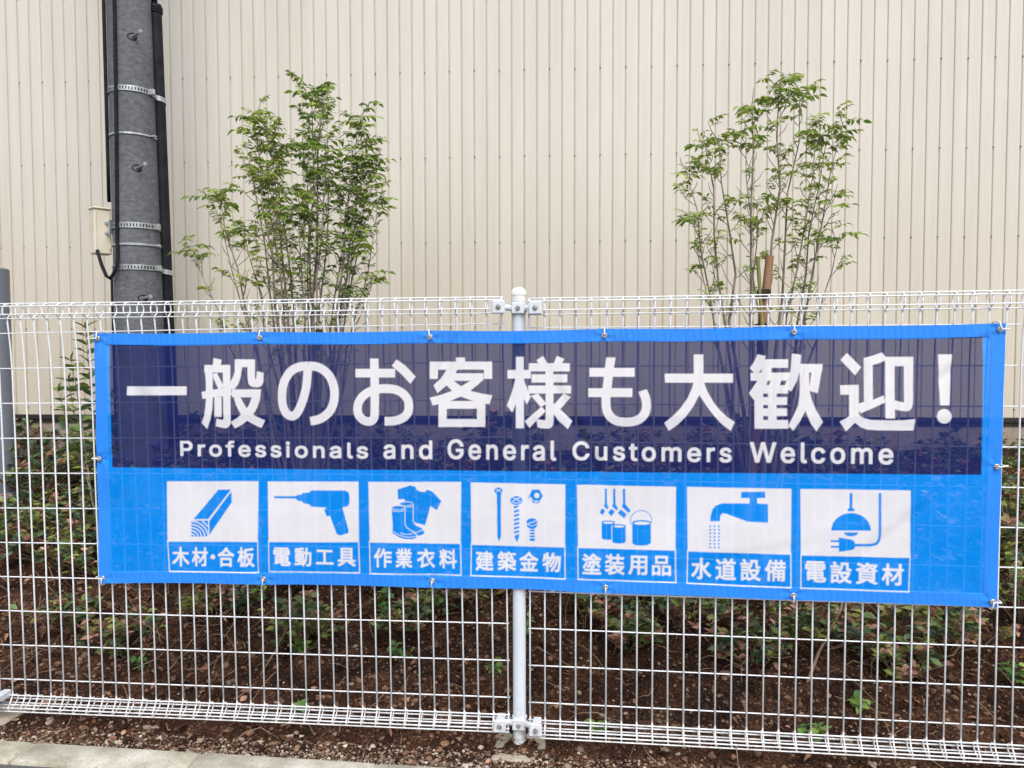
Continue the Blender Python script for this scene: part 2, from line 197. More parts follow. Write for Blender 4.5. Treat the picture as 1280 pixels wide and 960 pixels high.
CJK = """・=125 122 106 114 99 95 106 76 125 69 144 76 152 95 144 114
作=132 207 108 154 76 111 84 104 91 98 109 122 127 150 144 150 144 -20 163 -20 163 41 238 41 238 59 163 59 163 97 235 97 235 114 163 114 163 150 241 150 241 168 136 168 150 202/71 209 44 154 9 109 15 100 20 91 33 105 45 120 45 -20 64 -20 64 150 77 176 89 204
備=58 210 37 154 8 108 14 98 18 89 28 103 38 118 38 -20 56 -20 56 154 67 179 76 205/178 209 178 185 136 185 136 209 118 209 118 185 80 185 80 167 118 167 118 143 73 143 73 126 109 126 86 102 60 84 66 77 71 69 82 76 93 85 93 -20 111 -20 111 19 151 19 151 -14 168 -14 168 19 207 19 207 -1 206 -3 204 -4 187 -4 190 -11 192 -19 207 -18 218 -16 223 -11 225 -1 225 106 115 106 123 115 130 126 236 126 236 143 196 143 196 167 230 167 230 185 196 185 196 209/136 143 136 167 178 167 178 143/151 55 151 33 111 33 111 55/168 55 207 55 207 33 168 33/151 69 111 69 111 90 151 90/168 69 168 90 207 90 207 69
具=151 21 192 0 226 -20 241 -6 205 14 163 34/82 33 50 12 10 -7 17 -13 24 -20 64 -1 100 22/53 198 53 52 13 52 13 35 238 35 238 52 201 52 201 198/71 52 71 75 182 75 182 52/71 147 182 147 182 125 71 125/71 161 71 183 182 183 182 161/71 111 182 111 182 89 71 89
動=164 207 164 179 163 152 134 152 134 134 163 134 155 69 132 16 132 18 82 12 82 32 131 32 131 47 82 47 82 62 131 62 131 137 82 137 82 153 136 153 136 167 82 167 82 186 108 189 131 193 122 208 72 200 13 195 16 188 18 181 41 182 65 184 65 167 11 167 11 153 65 153 65 137 18 137 18 62 65 62 65 47 17 47 17 32 65 32 65 11 11 6 13 -11 62 -6 119 1 113 -3 108 -8 115 -14 122 -21 167 44 181 134 216 134 212 37 205 2 201 -1 196 -2 185 -2 168 -1 171 -10 173 -19 204 -19 214 -16 221 -9 230 31 235 142 235 152 181 152 182 179 182 207/34 93 65 93 65 75 34 75/82 93 115 93 115 75 82 75/34 124 65 124 65 106 34 106/82 124 115 124 115 106 82 106
合=129 211 78 158 10 120 18 112 24 103 43 113 62 124 62 111 188 111 188 128 208 116 229 106 235 115 242 123 186 151 138 191 146 202/69 128 100 151 127 178 156 150 187 128/49 81 49 -20 68 -20 68 -6 185 -6 185 -19 204 -19 204 81/68 12 68 64 185 64 185 12
品=76 182 175 182 175 134 76 134/57 199 57 116 195 116 195 199/21 89 21 -20 39 -20 39 -7 91 -7 91 -18 110 -18 110 89/39 12 39 72 91 72 91 12/137 89 137 -20 155 -20 155 -7 212 -7 212 -19 231 -19 231 89/155 12 155 72 212 72 212 12
塗=177 100 198 81 215 63 229 72 211 90 190 108/103 108 86 88 65 71 71 66 76 61 98 79 117 101/11 153 31 141 47 129 58 143 41 154 22 165/26 196 46 184 61 171 72 184 56 196 37 208/17 62 30 51 48 78 66 106 55 116 35 87/115 54 115 41 38 41 38 26 115 26 115 3 12 3 12 -13 239 -13 239 3 134 3 134 26 216 26 216 41 134 41 134 54/143 214 107 180 59 156 65 149 70 142 86 149 101 158 101 146 139 146 139 128 76 128 76 114 139 114 139 78 138 75 135 74 109 74 112 67 114 60 135 60 148 62 155 68 156 78 156 114 220 114 220 128 156 128 156 146 194 146 194 157 211 149 228 143 233 152 240 159 192 177 155 203 158 208/188 160 106 160 127 175 145 192 165 175
工=13 18 13 -1 238 -1 238 18 135 18 135 163 225 163 225 182 26 182 26 163 114 163 114 18
建=99 189 99 174 145 174 145 155 83 155 83 140 145 140 145 121 97 121 97 106 145 106 145 86 95 86 95 72 145 72 145 52 84 52 84 37 145 37 145 12 163 12 163 37 234 37 234 52 163 52 163 72 225 72 225 86 163 86 163 106 219 106 219 140 236 140 236 155 219 155 219 189 163 189 163 210 145 210 145 189/163 140 202 140 202 121 163 121/163 155 163 174 202 174 202 155/24 98 28 103 34 106 65 106 59 75 50 48 41 65 34 86 20 81 30 53 42 32 27 9 9 -8 17 -13 23 -20 40 -4 55 18 101 -8 163 -14 233 -14 236 -5 241 4 201 3 164 3 106 9 62 33 75 72 84 121 73 123 48 123 67 154 85 190 73 197 67 195 16 195 16 178 59 178 44 147 32 129 24 119 16 114 21 106
料=14 191 22 162 27 135 42 139 37 166 27 194/94 195 87 166 78 138 90 134 100 161 111 191/129 179 151 164 169 147 179 162 161 177 139 192/116 116 139 102 158 86 167 101 148 116 125 130/12 126 12 109 47 109 29 66 8 30 18 12 36 44 52 83 52 -20 70 -20 70 84 84 60 95 41 107 55 89 80 70 105 70 109 111 109 111 126 70 126 70 209 52 209 52 126/110 51 113 34 191 48 191 -20 209 -20 209 51 242 57 239 74 209 69 209 210 191 210 191 66
木=115 210 115 149 17 149 17 130 106 130 63 68 7 23 21 7 72 50 115 110 115 -20 135 -20 135 110 178 51 228 7 235 16 243 24 187 69 143 130 234 130 234 149 135 149 135 210
材=194 210 194 156 119 156 119 138 188 138 151 80 105 35 112 28 118 20 159 61 194 112 194 6 193 1 188 -1 151 -1 155 -10 158 -20 185 -19 202 -16 211 -9 214 6 214 138 240 138 240 156 214 156 214 210/57 210 57 157 15 157 15 138 54 138 34 86 7 44 17 26 38 59 57 101 57 -20 76 -20 76 109 92 87 105 69 117 85 97 108 76 132 76 138 110 138 110 157 76 157 76 210
板=49 210 49 162 15 162 15 144 48 144 31 91 8 49 18 31 35 64 49 105 49 -20 67 -20 67 114 77 94 85 77 96 92 82 114 67 137 67 144 97 144 97 162 67 162 67 210/220 205 169 193 107 187 107 126 102 58 77 -10 85 -15 92 -21 119 48 125 119 133 119 147 75 166 36 140 12 110 -5 116 -12 122 -20 151 -3 177 21 200 -3 229 -21 235 -12 242 -5 213 12 189 35 213 78 228 133 216 137 213 136 125 136 125 171 183 178 232 190/207 119 195 82 178 51 161 83 150 119
業=70 148 77 135 82 123 27 123 27 107 115 107 115 89 40 89 40 74 115 74 115 56 16 56 16 40 98 40 57 16 9 0 16 -8 22 -16 72 4 115 33 115 -20 134 -20 134 35 178 4 229 -16 234 -8 241 0 193 16 151 40 235 40 235 56 134 56 134 74 213 74 213 89 134 89 134 107 225 107 225 123 168 123 176 135 184 149 183 150 234 150 234 166 195 166 206 183 217 202 198 207 189 188 179 169 188 166 158 166 158 210 140 210 140 166 110 166 110 210 92 210 92 166 62 166 75 171 66 189 53 208 37 202 49 183 57 166 17 166 17 150 79 150/163 150 156 136 150 123 94 123 101 124 96 137 89 150
水=18 146 18 127 79 127 52 62 10 19 18 12 25 5 72 58 102 142 90 147 86 146/204 163 182 135 156 108 145 128 136 149 136 210 116 210 116 6 114 1 110 0 79 0 83 -10 86 -20 110 -20 125 -16 133 -9 136 6 136 111 177 49 230 6 236 15 244 23 201 52 165 94 194 121 221 151
物=134 210 116 156 89 114 97 108 104 103 119 124 133 151 154 151 130 92 94 47 102 42 109 36 145 86 170 151 191 151 161 60 110 -5 118 -10 125 -16 177 55 207 151 219 151 211 43 201 5 196 1 180 1 165 2 169 -8 170 -17 186 -18 199 -17 208 -14 216 -7 228 38 237 159 238 164 238 168 140 168 146 187 151 207/25 196 18 150 7 112 15 108 22 104 27 121 33 141 56 141 56 84 30 77 9 71 14 53 56 66 56 -20 73 -20 73 72 105 82 102 98 73 90 73 141 99 141 99 159 73 159 73 210 56 210 56 159 36 159 39 176 41 193
用=38 193 38 102 34 45 8 -9 16 -15 23 -21 44 15 54 57 117 57 117 -18 136 -18 136 57 203 57 203 6 202 1 197 -1 157 -1 161 -10 164 -19 193 -18 210 -16 219 -8 222 6 222 193/57 175 117 175 117 134 57 134/203 175 203 134 136 134 136 175/57 117 117 117 117 75 56 75 57 89/203 117 203 75 136 75 136 117
築=140 111 159 98 174 84 186 95 170 108 151 121/12 90 15 74 57 81 106 90 105 104 69 98 69 129 105 129 105 144 16 144 16 129 52 129 52 96/14 56 14 41 100 41 58 17 9 2 21 -14 71 5 116 34 116 -20 134 -20 134 34 178 6 230 -13 235 -5 242 3 192 18 149 41 237 41 237 56 134 56 134 75 117 75 133 97 137 120 137 132 190 132 190 95 191 81 195 74 201 71 208 70 226 70 231 72 236 75 239 80 240 90 241 104 234 106 228 111 228 99 227 91 226 88 224 86 222 85 210 85 209 86 208 89 208 145 119 145 119 120 112 96 80 75 87 69 92 62 105 68 116 75 116 56/46 211 30 183 10 160 18 155 25 150 36 161 46 176 57 176 64 162 68 151 84 155 80 165 74 176 122 176 122 191 56 191 60 199 63 207/144 211 134 192 122 176 113 167 105 160 121 150 133 162 144 176 164 176 173 162 180 150 196 155 191 165 183 176 239 176 239 191 154 191 162 207
衣=108 206 117 187 123 170 15 170 15 151 107 151 64 108 9 75 19 59 42 71 65 86 65 18 60 3 51 -5 57 -12 62 -19 82 -10 156 14 154 22 152 31 84 10 84 101 106 122 126 144 157 55 228 -14 234 -5 242 3 201 32 173 66 202 91 229 119 213 130 190 105 164 81 151 114 142 151 235 151 235 170 127 170 143 175 137 192 126 211
装=17 186 34 172 48 159 60 171 46 184 29 196/110 94 114 86 118 77 13 77 13 62 100 62 58 40 9 26 15 19 20 12 43 18 65 26 65 10 60 -1 52 -6 56 -13 58 -21 76 -16 144 0 144 7 145 15 83 3 83 35 105 47 124 62 165 11 230 -19 234 -10 240 -3 207 7 179 22 202 34 224 47 210 58 190 44 167 31 153 45 142 62 237 62 237 77 139 77 134 88 128 99/156 210 156 176 97 176 97 159 156 159 156 119 104 119 104 103 229 103 229 119 175 119 175 159 234 159 234 176 175 176 175 210/9 121 16 106 68 130 68 92 86 92 86 210 68 210 68 147 36 133
設=22 135 22 120 97 120 97 135/22 102 22 87 97 87 97 102/12 168 12 152 107 152 107 168/39 204 50 186 58 170 73 179 65 195 54 211/104 100 104 82 126 82 115 78 131 48 153 23 126 7 97 -3 97 68 22 68 22 -17 39 -17 39 -5 96 -5 101 -12 105 -20 137 -8 167 10 196 -7 230 -20 235 -11 242 -3 210 8 182 23 208 54 227 95 215 100/39 53 80 53 80 11 39 11/128 201 128 174 123 146 97 120 104 113 110 106 139 138 146 173 146 184 188 184 188 143 191 123 208 117 224 117 231 118 237 119 236 126 235 135 229 134 209 134 206 136 205 143 205 201/203 82 187 56 167 34 147 56 132 82
資=24 192 53 181 77 171 85 185 61 195 33 205/12 139 19 123 50 133 84 145 82 160 44 148/64 80 190 80 190 62 64 62/64 50 190 50 190 33 64 33/64 109 190 109 190 92 64 92/149 9 188 -6 219 -19 236 -9 202 5 162 19/87 19 53 5 13 -6 21 -13 27 -20 68 -6 104 11/123 210 109 187 85 165 93 161 99 156 111 166 122 178 208 178 201 167 193 158 208 153 221 169 233 189 221 193 218 192 132 192 140 208/151 176 128 149 86 135 91 128 94 121 130 134 157 155 186 133 223 119 227 126 233 132 193 145 165 166 166 170 168 174/45 121 45 20 208 20 208 121
道=16 191 36 170 52 149 67 160 51 180 31 200/114 92 198 92 198 71 114 71/114 58 198 58 198 37 114 37/114 126 198 126 198 105 114 105/96 140 96 22 216 22 216 140 156 140 160 150 165 161 237 161 237 177 190 177 199 190 208 205 190 210 181 194 171 177 124 177 137 183 130 197 119 211 104 204 113 190 120 177 78 177 78 161 144 161 141 151 138 140/66 121 13 121 13 103 48 103 48 26 30 15 11 -2 22 -17 41 3 57 12 67 7 81 -2 111 -12 149 -14 194 -13 235 -12 237 -2 241 7 197 4 150 3 113 4 85 13 74 20 66 25
金=50 55 63 31 73 9 89 16 79 37 65 61/183 61 171 37 157 14 171 8 186 29 201 54/125 212 75 163 8 131 15 122 21 113 41 122 60 132 60 118 115 118 115 84 28 84 28 66 115 66 115 5 17 5 17 -13 234 -13 234 5 134 5 134 66 222 66 222 84 134 84 134 118 190 118 190 133 210 123 230 114 236 123 243 131 184 157 136 196 142 205/187 135 67 135 98 157 125 182 154 157
電=49 142 49 130 102 130 102 142/44 117 44 105 102 105 102 117/147 117 147 105 207 105 207 117/147 142 147 130 201 130 201 142/192 46 192 29 133 29 133 46/192 59 133 59 133 76 192 76/114 46 114 29 59 29 59 46/114 59 59 59 59 76 114 76/41 90 41 2 59 2 59 15 114 15 114 8 122 -13 150 -18 209 -18 232 -10 241 21 232 23 224 27 220 3 207 -3 151 -3 136 -1 133 8 133 15 211 15 211 90/19 170 19 121 36 121 36 156 115 156 115 98 134 98 134 156 214 156 214 121 231 121 231 170 134 170 134 185 216 185 216 199 34 199 34 185 115 185 115 170"""
LATIN = """C=67 -2 56 -1 46 2 38 6 30 12 23 20 17 29 13 39 11 51 10 64 11 76 13 88 17 98 23 107 30 115 38 121 46 125 56 128 67 129 73 129 79 128 91 124 101 118 105 114 109 109 112 105 115 99 117 93 118 87 102 87 101 91 97 99 95 102 92 105 83 111 71 114 67 114 59 113 52 111 46 108 40 104 35 98 31 91 28 83 26 74 26 53 28 44 31 36 35 29 40 24 46 19 52 16 59 14 67 13 71 13 83 16 89 20 92 23 95 25 97 29 99 32 101 36 102 40 118 40 117 34 115 28 109 18 105 13 101 9 91 3 85 1
G=67 -2 56 -1 46 2 37 6 29 12 23 20 17 29 13 39 11 51 10 64 11 76 13 88 17 98 23 107 29 115 37 121 46 125 56 128 66 129 73 129 79 128 91 124 96 121 101 117 109 109 115 99 119 87 102 87 101 91 99 95 97 98 94 101 92 104 89 107 86 109 82 111 79 112 71 114 66 114 59 113 52 111 46 108 40 104 35 98 31 91 28 83 26 74 26 53 28 44 31 36 35 29 40 24 46 19 53 16 60 14 67 13 74 14 80 15 86 18 91 21 96 26 99 31 102 37 103 43 104 51 109 50 71 50 71 64 119 64 119 40 116 31 113 23 108 16 101 10 94 5 86 1 77 -1
P=15 0 15 127 68 127 76 125 83 122 89 118 94 113 100 101 102 94 102 80 100 73 97 66 94 61 89 56 83 52 76 49 68 47 59 46 27 46 27 61 64 61 70 62 74 64 78 67 81 70 83 73 85 78 86 82 86 92 85 96 81 104 78 107 74 110 70 112 64 113 31 113 31 0
W=39 0 4 127 21 127 41 49 43 41 44 36 46 28 47 23 48 19 48 14 49 10 47 10 48 14 49 19 50 23 51 28 53 36 54 41 56 49 77 127 95 127 115 49 117 45 118 41 119 36 121 28 122 23 122 19 123 14 124 10 122 10 123 14 124 19 125 23 126 28 128 36 129 41 131 49 151 127 167 127 133 0 114 0 92 81 91 86 89 92 87 104 85 111 84 119 87 119 85 105 84 99 82 93 81 87 79 81 58 0
a=34 -2 29 -1 24 1 19 4 15 7 12 11 8 21 8 32 9 37 13 43 16 46 19 48 27 52 31 53 36 54 40 54 50 56 55 56 58 57 62 57 68 60 69 62 69 68 67 74 65 77 63 79 60 80 57 82 53 82 49 83 45 82 41 82 37 81 34 79 32 77 29 75 28 73 26 71 25 68 10 73 16 83 20 87 24 90 28 92 33 94 43 96 56 96 64 94 68 92 71 90 75 87 78 84 81 80 83 75 84 69 84 0 69 0 69 13 68 13 67 11 65 8 63 6 54 0 50 -1 45 -2/43 11 53 13 61 17 64 20 66 23 68 27 69 31 69 47 68 47 67 46 65 45 63 45 60 44 55 44 53 43 48 43 46 42 44 42 40 41 37 41 34 40 31 38 28 37 26 35 24 32 23 30 23 23 24 20 25 18 27 16 30 14 32 13 36 12 39 12
c=52 -2 44 -1 36 1 29 4 23 9 18 14 14 21 11 29 9 38 9 56 11 65 14 73 18 80 23 85 29 90 36 93 44 95 52 96 56 96 61 95 69 93 73 91 79 87 82 84 85 80 87 77 89 73 90 69 76 65 75 68 73 72 67 78 61 81 58 82 46 82 36 78 33 74 29 70 27 65 25 59 24 53 24 41 25 35 27 29 29 24 33 20 36 16 46 12 58 12 61 13 63 14 66 15 68 17 70 18 71 20 73 22 74 24 75 27 76 29 91 26 89 21 88 18 85 14 83 11 77 5 69 1 61 -1 56 -2
d=49 -2 41 -1 34 1 28 4 22 9 18 14 14 21 11 29 9 38 9 57 11 65 14 73 18 80 22 86 28 90 34 93 41 95 49 96 54 96 59 95 67 91 74 84 75 82 77 80 78 80 78 127 93 127 93 0 78 0 78 15 77 15 75 13 74 10 69 5 63 1 59 -1 54 -2/57 12 61 14 66 16 72 24 75 29 77 34 78 41 78 54 77 60 75 66 73 71 70 75 66 78 62 80 57 82 45 82 40 80 36 78 32 74 29 70 25 60 24 54 24 41 25 35 27 29 30 24 36 16 46 12
e=53 -2 44 -1 36 1 29 4 23 9 18 14 14 21 11 29 9 37 9 56 11 65 14 72 18 79 23 85 29 90 36 93 43 95 51 96 56 96 66 94 71 91 76 89 84 81 87 76 91 64 92 57 93 48 93 42 19 42 19 55 84 55 77 51 77 57 76 62 72 72 66 78 61 81 57 82 51 83 41 81 33 75 30 72 27 67 25 63 24 58 24 38 26 32 30 22 34 18 38 15 42 13 47 12 60 12 66 14 69 16 71 18 73 21 75 23 76 26 91 23 89 18 87 14 84 10 80 6 76 3 71 1 65 -1 59 -2
f=57 95 57 82 2 82 2 95/20 0 20 108 22 118 24 121 27 125 30 128 34 130 42 132 56 132 58 131 59 131 61 130 57 117 56 117 55 118 44 118 41 117 39 115 37 112 36 109 35 105 35 0
i=13 0 13 95 28 95 28 0/18 111 16 112 13 114 11 118 10 121 11 123 12 126 13 128 16 130 18 131 24 131 26 130 30 126 31 123 32 121 31 118 30 116 26 112 24 111
l=35 -1 28 0 23 2 18 5 16 9 14 15 13 21 13 127 28 127 28 25 29 21 29 18 31 14 34 13 42 13 42 14 45 1 44 0 39 0 37 -1
m=13 0 13 95 28 95 28 74 27 74 28 79 31 83 33 86 36 90 39 92 43 94 55 97 61 96 67 94 72 90 76 86 80 74 78 74 84 86 87 89 91 92 95 94 100 95 104 96 109 97 115 96 120 95 124 93 129 90 132 87 135 82 137 77 139 71 139 0 124 0 124 63 123 70 121 75 118 78 114 81 110 82 105 83 97 81 94 80 91 78 86 73 85 69 84 66 84 0 69 0 69 65 68 70 66 74 63 78 55 82 50 83 46 82 43 81 39 80 36 78 34 75 31 72 30 69 28 59 28 0
n=28 57 28 0 13 0 13 95 28 95 28 72 26 72 29 80 33 86 38 91 44 94 50 95 57 96 63 96 69 94 74 92 78 89 82 85 85 80 89 68 89 0 74 0 74 59 73 66 71 71 68 76 64 80 59 82 48 82 44 81 40 79 37 77 34 74 32 71 30 67
o=52 -2 44 -1 36 1 29 4 23 9 18 14 14 21 11 29 9 38 9 56 11 65 14 73 18 80 23 85 29 90 36 93 44 95 52 96 60 95 68 93 75 90 81 85 86 80 90 73 93 65 95 56 95 38 93 29 90 21 86 14 81 9 75 4 68 1 60 -1/58 12 68 16 74 24 77 29 80 47 77 65 74 70 68 78 58 82 46 82 36 78 33 74 29 70 27 65 25 59 24 53 24 41 25 35 27 29 29 24 33 20 36 16 46 12
r=13 0 13 95 28 95 28 80 29 80 31 85 34 89 38 92 48 96 61 96 61 81 47 81 43 80 40 79 36 77 34 74 31 71 28 59 28 0
s=39 -2 33 -1 23 3 15 9 13 14 10 18 9 24 23 27 25 22 28 18 31 15 35 13 45 11 57 13 61 16 64 19 66 22 67 26 67 29 65 32 64 34 61 36 57 38 29 45 23 48 18 52 12 62 12 74 14 79 16 83 20 87 24 90 29 93 34 95 40 96 53 96 59 95 63 93 68 91 72 88 75 85 79 77 81 72 67 69 66 73 63 76 61 79 57 81 52 83 41 83 33 79 30 76 28 73 27 69 29 63 31 61 34 59 38 57 43 56 57 52 65 50 72 47 77 43 80 38 82 33 83 27 82 21 81 16 75 8 70 4 65 2 53 -2
t=51 95 51 82 2 82 2 95/16 118 31 118 31 24 34 15 36 14 39 13 43 12 44 12 45 13 50 13 53 0 50 0 48 -1 42 -1 34 0 28 2 23 5 19 10 17 16 16 23
u=39 -1 34 0 24 6 20 10 17 15 15 20 14 27 13 35 13 95 28 95 28 36 29 29 31 23 34 19 39 15 44 13 54 13 62 15 66 18 68 21 71 24 73 28 74 33 74 95 89 95 89 0 75 0 75 23 77 23 73 15 69 9 64 4 59 1 52 -1"""
ADVANCE = {'C': 128, 'G': 130, 'P': 111, 'W': 172, 'a': 97, 'c': 99, 'd': 106, 'e': 101, 'f': 63, 'i': 42, 'l': 47, 'm': 152, 'n': 102, 'o': 104, 'r': 65, 's': 91, 't': 57, 'u': 103}
CAPTIONS = [[40, '木', -2328, 1242, 125, 137], [40, '材', -2191, 1245, 115, 137], [40, '・', -2097, 1247, 25, 140], [40, '合', -2004, 1248, 119, 137], [40, '板', -1862, 1251, 122, 137], [41, '電', -1608, 1260, 122, 130], [41, '動', -1459, 1263, 120, 129], [41, '工', -1308, 1266, 123, 129], [41, '具', -1157, 1270, 125, 128], [42, '作', -907, 1272, 124, 131], [42, '業', -764, 1274, 114, 131], [42, '衣', -614, 1277, 121, 130], [42, '料', -466, 1278, 120, 129], [43, '建', -222, 1272, 120, 131], [43, '築', -75, 1274, 122, 130], [43, '金', 70, 1275, 125, 130], [43, '物', 219, 1275, 121, 129], [44, '塗', 478, 1274, 124, 139], [44, '装', 624, 1275, 126, 138], [44, '用', 771, 1275, 121, 137], [44, '品', 920, 1276, 121, 137], [45, '水', 1169, 1266, 125, 140], [45, '道', 1320, 1266, 128, 140], [45, '設', 1472, 1266, 128, 140], [45, '備', 1624, 1266, 129, 138], [46, '電', 1869, 1265, 129, 138], [46, '設', 2021, 1265, 130, 138], [46, '資', 2173, 1264, 129, 137], [46, '材', 2325, 1264, 130, 136]]
WORDS = [[11, 'Professionals', -2318, -1000, 1935, 2037], [12, 'and', -898, -567, 1935, 2055], [13, 'General', -467, 249, 1938, 2063], [14, 'Customers', 352, 1352, 1944, 2059], [15, 'Welcome', 1460, 2318, 1945, 2069]]
EYELETS = [(-2900, 2741), (-1736, 2741), (-575, 2741), (554, 2746), (1718, 2762), (2913, 2771), (-2906, 1075), (-1735, 1107), (-569, 1133), (567, 1126), (1734, 1113), (2907, 1114), (-2911, 1910), (2913, 1942)]
# ---------------------------------------------------------------- set-up
rng = np.random.default_rng(7)
random.seed(7)
scene = bpy.context.scene
COL = scene.collection
Z_ROW0, PITCH_Z, PITCH_X, GAP = 0.155, 0.1245, 0.05, 0.0357

def tag(o, label=None, cat=None, group=None, kind=None):
    if label: o['label'] = label
    if cat: o['category'] = cat
    if group: o['group'] = group
    if kind: o['kind'] = kind
    return o

def empty(name, loc=(0, 0, 0), label=None, cat=None, group=None):
    o = bpy.data.objects.new(name, None)
    o.empty_display_size = 0.1
    o.location = loc
    COL.objects.link(o)
    return tag(o, label, cat, group)

# ---------------------------------------------------------------- geometry accumulator
class Acc:
    def __init__(s):
        s.v = []; s.f = []; s.n = 0; s.t = []
    def add(s, V, F, tint=None):
        V = np.asarray(V, float)
        F = [tuple(int(i) + s.n for i in f) for f in F]
        s.v.append(V); s.f += F; s.n += len(V)
        s.t.append(np.full(len(V), 0.5 if tint is None else tint))
    def addmany(s, V, F, T):
        """V (k,n,3) copies of one shape with faces F, tint T (k,)"""
        k, n, _ = V.shape
        F = np.asarray(F)
        s.f += (F[None] + (np.arange(k) * n)[:, None, None] + s.n).reshape(-1, F.shape[1]).tolist()
        s.v.append(V.reshape(-1, 3)); s.n += k * n
        s.t.append(np.repeat(T, n))
    def box(s, a, b, tint=None, bev=0.0):
        x0, y0, z0 = a; x1, y1, z1 = b
        if bev:
            c = bev
            prof = [(x0 + c, y0), (x1 - c, y0), (x1, y0 + c), (x1, y1 - c), (x1 - c, y1), (x0 + c, y1), (x0, y1 - c), (x0, y0 + c)]
            xm, ym = (x0 + x1) / 2, (y0 + y1) / 2
            ins = [(xm + (x - xm) * (1 - c / max(1e-6, (x1 - x0) / 2)), ym + (y - ym) * (1 - c / max(1e-6, (y1 - y0) / 2))) for x, y in prof]
            V = [(x, y, z0) for x, y in ins] + [(x, y, z0 + c) for x, y in prof] + [(x, y, z1 - c) for x, y in prof] + [(x, y, z1) for x, y in ins]
            F = [tuple(range(7, -1, -1)), tuple(range(24, 32))]
            for r_ in range(3):
                for i in range(8):
                    j = (i + 1) % 8
                    F.append((r_ * 8 + i, r_ * 8 + j, r_ * 8 + 8 + j, r_ * 8 + 8 + i))
            s.add(V, F, tint); return
        V = [(x0, y0, z0), (x1, y0, z0), (x1, y1, z0), (x0, y1, z0), (x0, y0, z1), (x1, y0, z1), (x1, y1, z1), (x0, y1, z1)]
        s.add(V, [(3, 2, 1, 0), (4, 5, 6, 7), (0, 1, 5, 4), (1, 2, 6, 5), (2, 3, 7, 6), (3, 0, 4, 7)], tint)
    def tube(s, pts, rad, seg=6, closed=False, tint=None, caps=True):
        P = np.asarray(pts, float); n = len(P)
        R = np.full(n, rad) if np.isscalar(rad) else np.asarray(rad, float)
        T = np.zeros_like(P)
        if closed:
            T = np.roll(P, -1, 0) - np.roll(P, 1, 0)
        else:
            T[1:-1] = P[2:] - P[:-2]; T[0] = P[1] - P[0]; T[-1] = P[-1] - P[-2]
        T /= np.maximum(np.linalg.norm(T, axis=1, keepdims=True), 1e-9)
        up = np.array([0, 0, 1.]) if abs(T[0][2]) < 0.9 else np.array([0, 1., 0])
        a = np.cross(T[0], up); a /= np.linalg.norm(a)
        V = []
        for i in range(n):
            a = a - T[i] * np.dot(a, T[i]); a /= max(np.linalg.norm(a), 1e-9)
            b = np.cross(T[i], a)
            for k in range(seg):
                w = 2 * math.pi * k / seg
                V.append(P[i] + R[i] * (math.cos(w) * a + math.sin(w) * b))
        F = []
        for i in range(n if closed else n - 1):
            for k in range(seg):
                j = (i + 1) % n
                F.append((i * seg + k, i * seg + (k + 1) % seg, j * seg + (k + 1) % seg, j * seg + k))
        if caps and not closed:
            F.append(tuple(range(seg - 1, -1, -1))); F.append(tuple((n - 1) * seg + k for k in range(seg)))
        s.add(V, F, tint)
    def lathe(s, prof, c=(0, 0, 0), seg=24, tint=None, axis='z'):
        V = []
        for r_, z in prof:
            for k in range(seg):
                w = 2 * math.pi * k / seg
                if axis == 'z': V.append((c[0] + r_ * math.cos(w), c[1] + r_ * math.sin(w), c[2] + z))
                else: V.append((c[0] + r_ * math.cos(w), c[1] - z, c[2] + r_ * math.sin(w)))
        F = []
        for i in range(len(prof) - 1):
            for k in range(seg):
                j = (k + 1) % seg
                F.append((i * seg + k, i * seg + j, (i + 1) * seg + j, (i + 1) * seg + k))
        F.append(tuple(range(seg - 1, -1, -1))); F.append(tuple((len(prof) - 1) * seg + k for k in range(seg)))
        s.add(V, F, tint)
    def build(s, name, mat, parent=None, smooth=True, flat_angle=None):
        me = bpy.data.meshes.new(name)
        V = np.concatenate(s.v) if s.v else np.zeros((0, 3))
        me.from_pydata(V.tolist(), [], s.f)
        at = me.attributes.new('tint', 'FLOAT', 'POINT')
        at.data.foreach_set('value', np.concatenate(s.t).astype(np.float32))
        me.materials.append(mat)
        if smooth:
            me.polygons.foreach_set('use_smooth', [True] * len(me.polygons))
            if flat_angle is not None:
                me.set_sharp_from_angle(angle=math.radians(flat_angle))
        me.update()
        o = bpy.data.objects.new(name, me)
        COL.objects.link(o)
        if parent is not None: o.parent = parent
        return o

# ---------------------------------------------------------------- smooth value noise (numpy)
def vnoise(x, y, seed):
    xi = np.floor(x).astype(np.int64); yi = np.floor(y).astype(np.int64)
    fx = x - xi; fy = y - yi
    fx = fx * fx * (3 - 2 * fx); fy = fy * fy * (3 - 2 * fy)
    def h(a, b):
        n = (a * 374761393 + b * 668265263 + seed * 974634777) & 0x7fffffff
        n = ((n ^ (n >> 13)) * 1274126177) & 0x7fffffff
        n = n ^ (n >> 16)
        return (n & 0xffff) / 65535.0 * 2 - 1
    return (h(xi, yi) * (1 - fx) + h(xi + 1, yi) * fx) * (1 - fy) + (h(xi, yi + 1) * (1 - fx) + h(xi + 1, yi + 1) * fx) * fy

def soil_z(x, y, fine=True):
    x = np.asarray(x, float); y = np.asarray(y, float)
    base = np.where(y > 0, 0.215 * y, 0.10 * y) - 0.004
    amp = np.clip((y + 0.10) * 3, 0.15, 1)
    z = base + amp * (0.030 * vnoise(x * 1.7, y * 1.7, 1) + 0.016 * vnoise(x * 5, y * 5, 2))
    if fine:
        z = z + np.clip(amp, .3, 1) * (0.017 * vnoise(x * 11, y * 12, 3) + 0.013 * np.abs(vnoise(x * 27, y * 29, 4)) + 0.008 * vnoise(x * 58, y * 61, 5))
    return z

